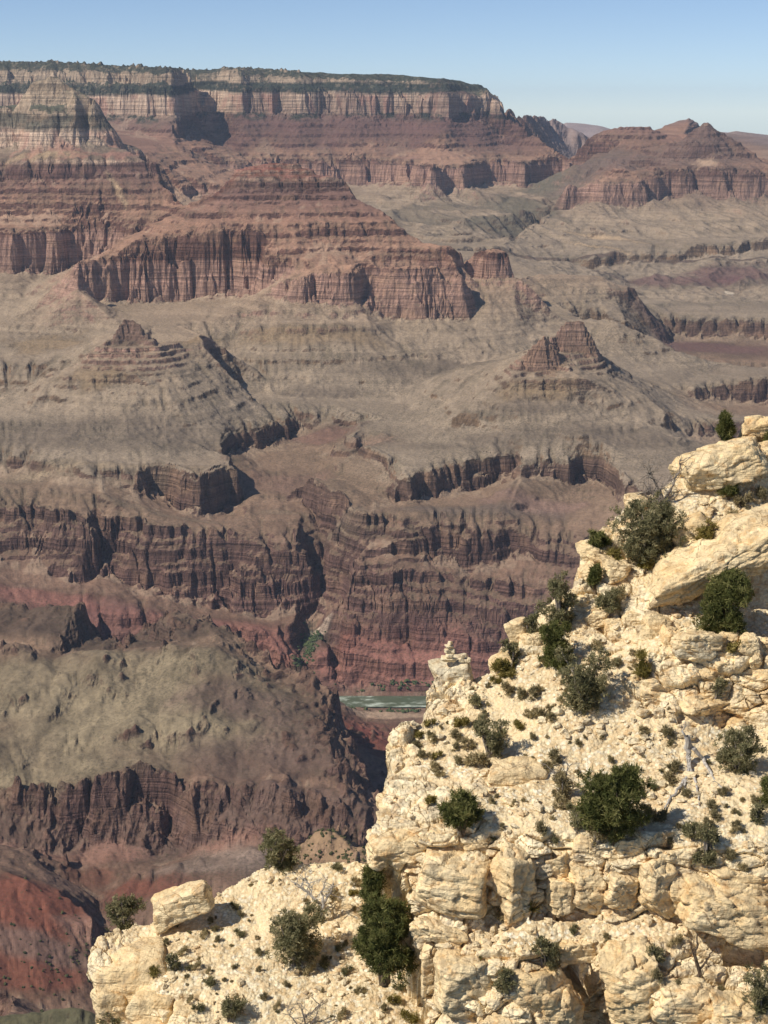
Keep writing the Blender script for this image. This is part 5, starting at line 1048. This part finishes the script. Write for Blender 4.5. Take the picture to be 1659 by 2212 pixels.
# scrub along the river, the side stream and the dotted spur; forest on the plateau edge
def scrub(name, label, spots, col, seed, size, n, spread, flat=.8):
    rs = np.random.RandomState(seed); d, F0 = cube_sphere(2); b = Batch_()
    for (px, py, D, rx, ry, cnt) in spots:
        X, Y = ground_at(px, py, D)
        for k in range(cnt):
            x = X + rs.normal() * rx; y = Y + rs.normal() * ry
            i = (x / y - A0) / da; j = np.interp(math.log(y), LR, np.arange(NR)); z = float(sample(Z, np.array([i]), np.array([j]))[0])
            s = size * rs.uniform(.5, 1.3); V = d * (1 + .3 * rs.normal(size=(len(d), 1))) * np.array([1, 1, flat]) * s / 2 + np.array([x, y, z + .25 * s]); b.add(V, F0)
    m, nt, bs = NM(name); geo = nd(nt, 'ShaderNodeNewGeometry')
    nt.links.new(MIX(nt, MAPR(nt, NOI(nt, geo.outputs['Position'], .12, 3), .35, .65), col, (col[0] * 1.8, col[1] * 1.6, col[2] * 1.4, 1)), bs.inputs['Base Color'])
    return tag(b.build(name, m), label, kind='stuff')
class Batch_:
    def __init__(s): s.V = []; s.F = []; s.n = 0
    def add(s, V, F): s.V.append(V); s.F.append(F + s.n); s.n += len(V)
    def build(s, name, mat, **k): return mesh_np(name, np.concatenate(s.V), np.concatenate(s.F), mat, **k)
scrub('riverside_scrub', 'dark green thickets along the side stream and river bank',
      [(675, 1350, 3775, 14, 14, 60), (665, 1385, 3725, 10, 20, 60), (648, 1440, 3660, 10, 14, 70), (655, 1468, 3640, 12, 10, 50), (860, 1490, 3632, 60, 5, 40), (800, 1533, 3512, 60, 6, 25), (880, 1536, 3505, 40, 6, 25)], lin(70, 82, 58), 1, 7, 0, 0)
scrub('desert_scrub', 'dark bushes dotting the tan spur below the ledge', [(690, 1840, 1735, 40, 40, 130), (750, 1850, 1730, 40, 40, 130), (720, 1815, 1745, 40, 20, 60)], lin(70, 72, 48), 2, 3.2, 0, 0)
scrub('desert_scrub', 'dark bushes dotting the red slope in the near ravine', [(90, 2120, 2120, 90, 40, 60), (60, 1990, 2230, 90, 50, 40), (200, 2100, 2170, 60, 40, 30)], lin(66, 70, 48), 3, 4.0, 0, 0)
# ================================================================== plants
def leaf_material(name, c0, c1, c2):
    m, nt, bs = NM(name); at = nd(nt, 'ShaderNodeAttribute', attribute_name='shade')
    nt.links.new(RAMP(nt, at.outputs['Fac'], [(0, c0), (.55, c1), (1, c2)]), bs.inputs['Base Color'])
    bs.inputs['Roughness'].default_value = .75
    tr = nd(nt, 'ShaderNodeBsdfTranslucent'); nt.links.new(RAMP(nt, at.outputs['Fac'], [(0, c0), (1, c2)]), tr.inputs[0])
    mx = nd(nt, 'ShaderNodeMixShader'); mx.inputs[0].default_value = .36; out = [n for n in nt.nodes if n.type == 'OUTPUT_MATERIAL'][0]
    nt.links.new(bs.outputs[0], mx.inputs[1]); nt.links.new(tr.outputs[0], mx.inputs[2]); nt.links.new(mx.outputs[0], out.inputs[0]); return m
def bark_material(name, c0, c1):
    m, nt, bs = NM(name); tc = nd(nt, 'ShaderNodeTexCoord')
    nt.links.new(MIX(nt, MAPR(nt, NOI(nt, SCL(nt, tc.outputs['Object'], (14, 14, 3)), 1.0, 3), .35, .65), c0, c1), bs.inputs['Base Color']); return m
M_PINE = leaf_material('pine_needles', lin(70, 76, 42), lin(106, 110, 62), lin(146, 141, 90))
M_DARK = leaf_material('dark_shrub_leaves', lin(94, 94, 66), lin(130, 126, 92), lin(168, 158, 120))
M_YEL = leaf_material('yellow_shrub_leaves', lin(96, 90, 44), lin(138, 126, 70), lin(172, 156, 98))
M_SAGE = leaf_material('sage_leaves', lin(124, 112, 82), lin(164, 150, 112), lin(196, 180, 138))
M_BRUSH = leaf_material('dry_brush_leaves', lin(104, 98, 72), lin(134, 124, 92), lin(164, 152, 116))
M_BARK = bark_material('bark', lin(92, 78, 62), lin(128, 110, 88)); M_SILVER = bark_material('silver_dead_wood', lin(150, 142, 132), lin(196, 190, 180)); M_SNAG = bark_material('dark_dead_wood', lin(74, 62, 52), lin(110, 94, 78)); M_TWIG = bark_material('dry_twigs', lin(112, 102, 92), lin(150, 140, 128))
def tube(pts, rad, n=6):
    pts = np.array(pts, float); rad = np.array(rad, float); V = []; F = []
    for i, p in enumerate(pts):
        t = pts[min(i + 1, len(pts) - 1)] - pts[max(i - 1, 0)]; t /= np.linalg.norm(t) + 1e-9
        a = np.cross(t, [.3, .2, 1.0]) if abs(t[2]) < .95 else np.cross(t, [1.0, .1, 0]); a /= np.linalg.norm(a) + 1e-9; b = np.cross(t, a)
        for k in range(n):
            th = 6.28318 * k / n; V.append(p + rad[i] * (math.cos(th) * a + math.sin(th) * b))
    for i in range(len(pts) - 1):
        for k in range(n): F.append((i * n + k, i * n + (k + 1) % n, (i + 1) * n + (k + 1) % n, (i + 1) * n + k))
    return np.array(V), np.array(F)
def limb(rs, p, d, L, r, bend=.35, seg=6, up=.1):
    pts = [np.array(p, float)]; d = np.array(d, float)
    for k in range(seg):
        d = d + bend * rs.normal(size=3) / math.sqrt(seg) + np.array([0, 0, up / seg]); d /= np.linalg.norm(d); pts.append(pts[-1] + d * L / seg)
    return pts, [r * (1 - .85 * k / seg) for k in range(seg + 1)], d
def needles(rs, C, R, per, ln, wd, up=.35, shade=None):
    """tufts of thin leaves round the centres C"""
    n = len(C) * per; c = np.repeat(C, per, 0); r = np.repeat(R, per)
    d = rs.normal(size=(n, 3)); d[:, 2] += up; d /= np.linalg.norm(d, axis=1, keepdims=True)
    off = rs.normal(size=(n, 3)); off /= np.linalg.norm(off, axis=1, keepdims=True); base = c + off * (r * rs.rand(n) ** .5 * .75)[:, None]
    side = np.cross(d, rs.normal(size=(n, 3))); side /= np.linalg.norm(side, axis=1, keepdims=True) + 1e-9
    L = ln * rs.uniform(.6, 1.3, n)[:, None]; W = wd * rs.uniform(.7, 1.3, n)[:, None]
    V = np.stack([base - side * W / 2, base + side * W / 2, base + d * L + side * W * .3, base + d * L - side * W * .3], 1).reshape(-1, 3)
    F = np.arange(n * 4).reshape(-1, 4); sh = np.repeat(np.clip(np.repeat(rs.rand(len(C)) if shade is None else shade, per) + .22 * rs.normal(size=n), 0, 1), 4)
    return V, F, sh
def crown_points(rs, w, h, dp, n, lumps, hollow=.35, base=.12, shape='round'):
    """tuft centres through a lumpy crown standing on z = 0"""
    L = []
    for k in range(lumps):
        z = rs.uniform(base, 1.0); f = {'round': math.sqrt(max(.05, 1 - (2 * z - 1) ** 2 * .8)), 'cone': (1.08 - z) * .95, 'fan': .45 + .6 * z, 'low': math.sqrt(max(.08, 1 - z * z * .9))}[shape]
        a = rs.uniform(0, 6.283); rr = math.sqrt(rs.rand()) * .74 * f; L.append((math.cos(a) * rr * w / 2, math.sin(a) * rr * dp / 2, (z * .82 + .04) * h, rs.uniform(.12, .30) * min(w, h)))
    L = np.array(L); i = rs.randint(0, lumps, n); d = rs.normal(size=(n, 3)); d /= np.linalg.norm(d, axis=1, keepdims=True)
    C = L[i, :3] + d * (L[i, 3] * (hollow + (1 - hollow) * rs.rand(n) ** .4))[:, None]; C[:, 2] = np.abs(C[:, 2]) * .97 + .02 * h
    return C, L
def plant(name, label, cat, px, py, w, h, kind='pine', shape='round', seed=1, D=None, lean=0, dens_=1.0, group=None, lumps=None, dd=0.0):
    """a bush or small tree whose foot is seen at (px, py) and which is w x h across the sight line"""
    P0, N, ok, ra = surf_at(px, py, where(px, py)); Dc = D or (P0.y + dd); base = PT(px, py, Dc); k = Dc / FPX; W, H = w * k, h * k * 1.06; rs = np.random.RandomState(seed)
    root = bpy.data.objects.new(name, None); COL.objects.link(root); root.location = base; root.rotation_euler = (0, math.radians(lean), 0); tag(root, label, cat, group or {'pine': 'pines growing among the pale rocks', 'shrub': 'dark shrubs growing among the pale rocks', 'bush': 'yellow and pale bushes among the rocks'}[cat])
    lumps = lumps or int(10 + 8 * W * H / 2.5); ln = {'pine': .13, 'dark': .09, 'yel': .16, 'sage': .10}[kind]; mat = {'pine': M_PINE, 'dark': M_DARK, 'yel': M_YEL, 'sage': M_SAGE}[kind]
    n = int(190 * max(.25, W * H) * dens_ * (1 if kind == 'pine' else .72)); C, L = crown_points(rs, W, H, min(W, H) * .95, n, lumps, .3 if kind == 'pine' else .1, .06, shape)
    lump_sh = rs.rand(n); R = np.full(n, .11 if kind == 'pine' else .12)
    V, F, sh = needles(rs, C, R, 26 if kind == 'pine' else 20, ln, .022 if kind == 'pine' else .026, .45, np.clip(.5 + .5 * perlin3(C[:, 0] / .35, C[:, 1] / .35, C[:, 2] / .35, seed % 50) + .15 * rs.normal(size=n), 0, 1))
    mesh_np('foliage', V, F, mat, parent=root, attrs={'shade': sh})
    b = Batch(); r0 = .035 + .02 * H
    if kind == 'pine':
        pts, rad, _ = limb(rs, (0, 0, -.2), (0, 0, 1), H * .85, r0 * 1.2, .2); b.add(*tube(pts, rad))
    for q in range(min(len(L), 16)):
        tip = L[q, :3]; mid = tip * np.array([.35, .35, .55]) + rs.normal(size=3) * .05; b.add(*tube([(rs.normal() * .05, rs.normal() * .05, -.1), mid, tip, tip * 1.04 + rs.normal(size=3) * .06 + np.array([0, 0, .05])], [r0 * .7, r0 * .5, r0 * .25, .006], 5))
    b.build('trunk' if kind == 'pine' else 'stems', M_BARK if kind == 'pine' else M_TWIG, parent=root); return root
def dead_wood(name, label, cat, px, py, D, branches, mat, seed=1, twigs=0, tw_len=.5, group=None, lie=False):
    if D is None: D = surf_at(px, py, where(px, py))[0].y - .1
    """bare wood: branches are lists of photo positions with a radius in metres at the foot"""
    rs = np.random.RandomState(seed); root = bpy.data.objects.new(name, None); COL.objects.link(root); base = PT(px, py, D); root.location = base; tag(root, label, cat, group or 'bare and dead wood on the rocks'); b = Batch(); tw = Batch(); nt_ = 0
    for pts, r in branches:
        P = [PT(x, y, min(D, surf_at(x, y, where(x, y))[0].y - .12) if lie else D) - base for (x, y, *q) in pts]; P = [np.array(p) for p in P]
        fine = [P[0]]
        for u, v in zip(P, P[1:]):
            for t in (.33, .66, 1.0): fine.append(u + (v - u) * t + rs.normal(size=3) * .02)
        b.add(*tube(fine, np.linspace(r, r * .25, len(fine)), 7))
        for k in range(twigs):
            i = rs.randint(len(fine) // 3, len(fine)); d = rs.normal(size=3) + np.array([0, 0, .5]); d /= np.linalg.norm(d); q, rd, d2 = limb(rs, fine[i], d, tw_len * rs.uniform(.5, 1.2), .016, .5, 5); tw.add(*tube(q, rd, 4)); nt_ += 1
            for kk in range(2): q2, rd2, _ = limb(rs, q[rs.randint(1, 5)], d2 + rs.normal(size=3) * .8, tw_len * .5, .009, .5, 4); tw.add(*tube(q2, rd2, 4))
    if nt_:
        for V_, F_ in zip(tw.V, tw.F): b.V.append(V_); b.F.append(F_ + b.n)
    b.build('bare_wood', mat, parent=root)
    return root
# ---- pinyons and junipers
plant('pinyon_pine', 'largest bushy dark green pine standing on the ledge edge', 'pine', 1325, 1815, 150, 190, 'pine', 'round', 301, dens_=1.25)
plant('pinyon_pine', 'round dark green pine on the smooth ledge left of the largest pine', 'pine', 998, 1795, 100, 88, 'pine', 'round', 302, dens_=1.3)
plant('pinyon_pine', 'round green pine growing below the long smooth grey slab', 'pine', 1560, 1372, 124, 150, 'pine', 'round', 303, dens_=1.2)
plant('pinyon_pine', 'tall dark pine in the shaded corner below the overhanging ledge', 'pine', 832, 2118, 150, 215, 'pine', 'round', 304, D=42.9, dens_=1.1)
plant('pinyon_pine', 'narrow pine climbing against the shaded cliff beside the lower ledge', 'pine', 806, 1985, 84, 140, 'pine', 'cone', 305, D=44.0, dens_=1.0)
plant('pinyon_pine', 'slim dark pine standing alone high on the crest', 'pine', 1562, 984, 54, 96, 'pine', 'cone', 306, D=57.5, dens_=1.2)
plant('pinyon_pine', 'small dark pine at the broken edge above the crest boulders', 'pine', 1286, 1272, 42, 56, 'pine', 'cone', 307, dens_=1.2)
plant('pinyon_pine', 'small pine between the two upper slabs', 'pine', 1574, 1068, 54, 50, 'pine', 'round', 308, dens_=1.2)
plant('pinyon_pine', 'dark pine cut by the right frame edge on the gravel', 'pine', 1655, 1745, 50, 70, 'pine', 'cone', 309, dens_=1.1)
plant('pinyon_pine', 'small pine at the very right of the crest', 'pine', 1664, 985, 36, 50, 'pine', 'round', 310, D=57.0)
# ---- dark shrubs
plant('dark_shrub', 'widest dark shrub spreading down the crest under bare branches', 'shrub', 1395, 1210, 172, 132, 'dark', 'round', 321, dens_=1.6)
plant('dark_shrub', 'tall dark shrub leaning over the crest above the cliff edge', 'shrub', 1205, 1375, 84, 150, 'dark', 'round', 322, dd=.3)
plant('dark_shrub', 'dark green shrub at the foot of the tall crest shrub', 'shrub', 1196, 1442, 92, 100, 'pine', 'round', 323)
plant('dark_shrub', 'broad grey green shrub in the middle of the upper slope', 'shrub', 1258, 1532, 165, 130, 'dark', 'fan', 324, dens_=1.1)
plant('dark_shrub', 'dark grey shrub standing alone on the tufted slope below the cairn', 'shrub', 1058, 1632, 92, 82, 'dark', 'fan', 325)
plant('dark_shrub', 'dark shrub under the stepped ledge near the right edge', 'shrub', 1592, 1668, 112, 112, 'dark', 'round', 326)
plant('dark_shrub', 'big dark shrub below the grey dead twigs on the lower ledge', 'shrub', 640, 2080, 160, 150, 'dark', 'fan', 327, dens_=1.15)
plant('dark_shrub', 'dark shrub on the skyline of the lower ledge', 'shrub', 606, 1895, 112, 122, 'dark', 'fan', 328, D=49.2)
plant('dark_shrub', 'dark shrub hanging over the rim left of the leaning boulder', 'shrub', 268, 2020, 112, 88, 'dark', 'fan', 329, D=48.2)
plant('dark_shrub', 'grey green shrub on the cliff shelf below the blocks', 'shrub', 1176, 2108, 78, 100, 'dark', 'round', 330)
plant('dark_shrub', 'low dark shrub on the lower cliff face', 'shrub', 1096, 2140, 62, 48, 'dark', 'low', 331)
plant('dark_shrub', 'dark shrub on the gravel right of the largest pine', 'shrub', 1522, 1862, 80, 90, 'dark', 'round', 332)
plant('dark_shrub', 'dark shrub in the lower right corner', 'shrub', 1640, 2205, 84, 140, 'dark', 'round', 333)
plant('dark_shrub', 'low wide grey shrub under the sloping ledge slab', 'shrub', 1415, 2076, 68, 36, 'dark', 'low', 334)
plant('dark_shrub', 'green shrub at the bottom of the lower ledge', 'shrub', 500, 2204, 72, 64, 'dark', 'round', 335)
plant('dark_shrub', 'small dark shrub on the smooth nose of the lower ledge', 'shrub', 376, 2098, 36, 42, 'dark', 'round', 336)
plant('dark_shrub', 'small dark shrub among the rubble below the small edge pine', 'shrub', 1318, 1325, 72, 62, 'dark', 'round', 337)
plant('dark_shrub', 'thin dark shrub beside the rounded crest boulder', 'shrub', 1106, 1440, 52, 66, 'dark', 'fan', 338, dens_=.8)
plant('dark_shrub', 'dark shrub on the cliff edge left of the tall crest shrub', 'shrub', 1150, 1372, 52, 60, 'dark', 'fan', 339, dens_=.8)
plant('dark_shrub', 'dark shrub on the crest left of the widest shrub', 'shrub', 1296, 1186, 56, 54, 'pine', 'round', 340)
plant('dark_shrub', 'small dark shrub at the bottom left corner of the lower ledge', 'shrub', 240, 2212, 56, 36, 'dark', 'low', 341)
plant('dark_shrub', 'grey shrub left of the largest pine', 'shrub', 1215, 1728, 58, 66, 'sage', 'fan', 342)
plant('dark_shrub', 'dead looking grey brown shrub under the largest pine', 'shrub', 1288, 1822, 60, 52, 'sage', 'round', 343)
plant('dark_shrub', 'small dark shrub on the ledge rim left of the largest pine', 'shrub', 1246, 1796, 38, 48, 'dark', 'round', 344)
plant('dark_shrub', 'small shrub below the lone pine at the right frame edge', 'shrub', 1636, 1775, 46, 44, 'dark', 'round', 345)
plant('dark_shrub', 'two lobed dark shrub above the lower right ledge', 'shrub', 1496, 1815, 46, 40, 'dark', 'round', 346)
plant('dark_shrub', 'dark shrub growing out of the stepped ledge', 'shrub', 1550, 1502, 42, 44, 'dark', 'round', 347)
plant('dark_shrub', 'small dark shrub on the rim under the cairn rock', 'shrub', 1028, 1528, 36, 44, 'dark', 'round', 348)
# ---- yellow and sage bushes
plant('yellow_bush', 'yellow olive bush between the upper slabs', 'bush', 1518, 1212, 86, 80, 'yel', 'round', 361)
plant('yellow_bush', 'yellow green bush beside the broad grey shrub', 'bush', 1385, 1462, 46, 58, 'yel', 'fan', 362)
plant('yellow_bush', 'yellow bush at the foot of the widest dark shrub', 'bush', 1395, 1232, 40, 36, 'yel', 'round', 363)
plant('yellow_bush', 'pale bush right of the small pine between the slabs', 'bush', 1604, 1098, 40, 36, 'sage', 'round', 364)
plant('yellow_bush', 'pale yellow grass bush on the crest left of the leaning shrub', 'bush', 1086, 1462, 80, 36, 'yel', 'low', 365)
plant('yellow_bush', 'yellow bush tucked under the widest shrub on the crest edge', 'bush', 1325, 1222, 44, 36, 'yel', 'low', 366)
plant('yellow_bush', 'small yellow tuft on the smooth nose of the lower ledge', 'bush', 333, 2104, 20, 18, 'yel', 'round', 367)
# ---- dead wood
dead_wood('dead_tree', 'silver dead tree lying with splayed limbs on the right gravel slope', 'dead tree', 1484, 1590, 45.9, [([(1484, 1590), (1486, 1625), (1490, 1650), (1482, 1680), (1470, 1700), (1452, 1722), (1436, 1745)], .10), ([(1484, 1605), (1500, 1618), (1520, 1640), (1535, 1670), (1548, 1692), (1560, 1704)], .08), ([(1488, 1650), (1498, 1680), (1508, 1712), (1514, 1740)], .06), ([(1482, 1680), (1478, 1700), (1480, 1712)], .04), ([(1484, 1600), (1476, 1580), (1478, 1565)], .05)], M_SILVER, 1, 2, .35, lie=True)
dead_wood('dead_snag', 'dark standing snag with bare forks on the lower cliff shelf', 'snag', 1510, 2118, None, [([(1510, 2122), (1508, 2090), (1500, 2062), (1508, 2040), (1506, 2020)], .07), ([(1508, 2095), (1522, 2078), (1536, 2062), (1540, 2050)], .04), ([(1502, 2064), (1494, 2052), (1492, 2040)], .03), ([(1522, 2078), (1530, 2090)], .02)], M_SNAG, 2, 2, .3)
dead_wood('dead_shrub', 'tangled grey dead shrub above the big dark shrub on the lower ledge', 'dead shrub', 690, 1985, None, [([(690, 1985), (700, 1955), (694, 1925), (706, 1900)], .07), ([(695, 1960), (672, 1935), (650, 1915), (636, 1908)], .06), ([(697, 1950), (716, 1930), (722, 1905)], .05), ([(672, 1935), (668, 1910)], .03)], M_SILVER, 3, 9, .6)
dead_wood('bare_shrub', 'leafless twiggy shrub at the bottom of the lower ledge', 'bare shrub', 662, 2212, None, [([(662, 2240), (658, 2200), (650, 2170)], .04), ([(662, 2235), (680, 2200), (690, 2170)], .04), ([(662, 2235), (636, 2205), (622, 2185)], .03)], M_TWIG, 4, 9, .6)
dead_wood('bare_shrub', 'bare grey branches rising out of the widest dark crest shrub', 'bare branches', 1440, 1095, 55.2, [([(1440, 1120), (1430, 1070), (1412, 1035), (1400, 1005)], .07), ([(1435, 1085), (1455, 1045), (1470, 1010), (1468, 995)], .06), ([(1430, 1075), (1400, 1060), (1378, 1068)], .05), ([(1440, 1100), (1420, 1080), (1390, 1085)], .04), ([(1412, 1035), (1396, 1020)], .03)], M_TWIG, 5, 14, .8)
dead_wood('bare_shrub', 'leafless grey shrub between the middle slab and the largest pine', 'bare shrub', 1214, 1715, None, [([(1214, 1715), (1222, 1680), (1230, 1655)], .03), ([(1214, 1712), (1200, 1680), (1196, 1660)], .03)], M_TWIG, 6, 8, .5)
# ---- yucca
def yucca(label, px, py, w, seed):
    rs = np.random.RandomState(seed); P0 = surf_at(px, py, where(px, py))[0]; base = PT(px, py, P0.y); L = w * P0.y / FPX * .62; V = []; F = []
    for k in range(70):
        a = rs.uniform(0, 6.283); e = rs.uniform(.05, 1.45); d = np.array([math.cos(a) * math.cos(e), math.sin(a) * math.cos(e), math.sin(e)]); s = np.cross(d, [0, 0, 1.0]); s /= np.linalg.norm(s) + 1e-9; n = len(V)
        l = L * rs.uniform(.8, 1.1); V += [d * .03 - s * .018, d * .03 + s * .018, d * l * .6 + s * .014, d * l * .6 - s * .014, d * l + s * .002, d * l - s * .002]; F += [(n, n + 1, n + 2, n + 3), (n + 3, n + 2, n + 4, n + 5)]
    o = mesh_np('yucca', V, F, M_YEL, attrs={'shade': np.repeat(rs.rand(70) * .6, 6)}); o.location = base; tag(o, label, 'yucca')
yucca('spiky green yucca in the notch right of the tall split block', 1146, 1968, 52, 1)
# ---- tufts of dry grass and low brush: one of each kind, then copies
def tuft_mesh(seed, kind):
    rs = np.random.RandomState(seed); n = 34; C, L = crown_points(rs, 1.0, .62, 1.0, n, 7, .2, .02, 'low'); V, F, sh = needles(rs, C, np.full(n, .15), 17, .18, .034, .7)
    V[:, 2] -= .05; return V, F, sh
KIND = []
for k in range(6):
    V, F, sh = tuft_mesh(400 + k, k); mat = [M_SAGE, M_BRUSH, M_SAGE, M_YEL, M_DARK, M_SAGE][k]
    o = mesh_np('grass_tuft', V, F, mat, attrs={'shade': sh}); KIND.append(o); o['category'] = 'tuft'
LAB = {'A': ('tufts of dry brush on the headland slope', {'sage': 'low grey brown tuft of dry brush on the pale headland gravel', 'dark': 'low dark green tuft of brush on the pale headland gravel', 'yel': 'low yellowish grass tuft on the pale headland gravel'}),
       'C': ('tufts of dry brush on the lower ledge', {'sage': 'low grey brown tuft of dry brush on the lower ledge gravel', 'dark': 'low dark green tuft of brush on the lower ledge gravel', 'yel': 'low yellowish grass tuft on the lower ledge gravel'})}
KN = ['sage', 'dark', 'sage', 'yel', 'dark', 'sage']; used_kind = set()
def tuft(px, py, w, k, which, S):
    P0, N, ok, ra = surf_at(px, py, S)
    if not ok: return
    o = KIND[k] if k not in used_kind else KIND[k].copy()
    if k in used_kind: COL.objects.link(o)
    used_kind.add(k); s = w * P0.y / FPX; o.location = P0; o.scale = (s, s, s * random.uniform(.85, 1.25)); o.rotation_euler = (0, 0, random.uniform(0, 6.28)); tag(o, LAB[which][1][KN[k]], 'tuft', LAB[which][0])
random.seed(11)
FIX = [(930, 1565, 34, 3), (905, 1590, 36, 3), (935, 1600, 30, 5), (900, 1610, 30, 1), (910, 1640, 32, 1), (945, 1632, 34, 3), (938, 1660, 30, 0), (950, 1672, 34, 2), (985, 1615, 30, 1), (1010, 1610, 36, 0), (990, 1650, 30, 1), (1030, 1660, 60, 0), (1000, 1565, 40, 3), (985, 1590, 34, 1), (1100, 1470, 44, 3), (1070, 1480, 34, 3), (1095, 1500, 34, 0), (1125, 1510, 40, 1), (1155, 1510, 36, 1), (1160, 1555, 40, 0), (1190, 1560, 34, 0), (1118, 1570, 36, 3), (1275, 1540, 34, 1), (1150, 1600, 26, 1), (1040, 1560, 28, 0),
    (1440, 1590, 40, 1), (1450, 1610, 28, 1), (1390, 1585, 28, 0), (1455, 1670, 50, 1), (1445, 1690, 44, 0), (1415, 1700, 36, 4), (1300, 1590, 20, 1), (1250, 1610, 24, 1), (1320, 1645, 24, 1), (930, 1735, 40, 3), (1060, 1810, 24, 4), (1170, 1800, 34, 1), (1165, 1815, 30, 1), (1200, 1815, 30, 4), (1085, 1790, 20, 1), (1450, 1815, 24, 1), (1590, 1790, 30, 1), (1540, 1750, 36, 1), (1545, 1770, 34, 1), (1575, 1860, 40, 1), (1600, 1880, 34, 0), (1630, 1740, 40, 1), (1530, 1790, 44, 1), (1590, 1800, 30, 0), (1490, 1800, 36, 4), (1200, 1650, 40, 1), (1180, 1665, 36, 0), (1240, 1760, 40, 4), (1215, 1745, 40, 0), (1400, 1770, 50, 0), (1430, 1775, 40, 1), (1560, 1720, 30, 1), (1480, 1720, 30, 1), (1380, 1720, 36, 0), (1340, 1300, 40, 0), (1480, 1270, 30, 3), (1620, 1170, 40, 3), (1590, 1130, 40, 0), (1640, 1080, 40, 1), (1440, 1240, 34, 1), (1290, 1400, 34, 0), (1330, 1440, 34, 1), (1590, 1420, 50, 3), (1610, 1380, 30, 1), (1560, 1480, 30, 4), (1495, 1380, 30, 3), (1090, 1985, 44, 0), (1240, 2010, 34, 4), (1460, 2045, 36, 0), (1310, 2030, 24, 1), (1150, 2130, 50, 4), (1420, 2120, 34, 1), (1470, 2130, 36, 1), (1560, 2130, 30, 1), (1500, 2190, 34, 1), (1035, 2080, 24, 3)]
for (x, y, w_, k) in FIX: tuft(x, y, w_ * random.uniform(.9, 1.15), k, 'A', SA)
FIXC = [(505, 1960, 30, 4), (520, 1975, 20, 1), (455, 1990, 22, 1), (462, 2010, 26, 1), (515, 2015, 34, 4), (440, 2020, 26, 0), (470, 2030, 20, 1), (395, 2060, 30, 0), (425, 2090, 34, 0), (408, 2095, 24, 4), (450, 2098, 20, 0), (455, 2130, 40, 4), (330, 2150, 26, 1), (360, 2040, 20, 1), (560, 2100, 20, 1), (700, 2080, 40, 4), (670, 2100, 40, 0), (735, 2050, 30, 4), (720, 1940, 30, 0), (660, 1950, 20, 0), (770, 1915, 26, 0), (765, 1935, 30, 3), (730, 1880, 40, 4), (850, 2170, 40, 3), (830, 2190, 30, 1), (880, 2205, 50, 3), (860, 2140, 30, 4), (570, 2160, 26, 1), (600, 2180, 24, 0), (560, 2060, 24, 1), (750, 2100, 34, 4), (780, 2150, 26, 0), (620, 2130, 20, 1), (430, 2190, 34, 4), (740, 2200, 30, 0), (410, 2160, 24, 0)]
for (x, y, w_, k) in FIXC: tuft(x, y, w_ * random.uniform(.9, 1.15), k, 'C', SCD)
cnt = 0
while cnt < 90:
    x, y = random.uniform(860, 1660), random.uniform(1150, 1800)
    P0, N, ok, ra = surf_at(x, y, SA)
    if ok and ra < .45 and perlin2(x / 120, y / 120, 5) > -.25: tuft(x, y, random.choice((11, 13, 15, 18, 22)), random.choice((0, 1, 2, 4, 5, 1)), 'A', SA); cnt += 1
cnt = 0
while cnt < 55:
    x, y = random.uniform(330, 880), random.uniform(1890, 2210)
    P0, N, ok, ra = surf_at(x, y, SCD)
    if ok and ra < .45: tuft(x, y, random.choice((9, 11, 13, 16)), random.choice((0, 1, 2, 4, 5)), 'C', SCD); cnt += 1
print('plants', round(time.time() - T0, 1))
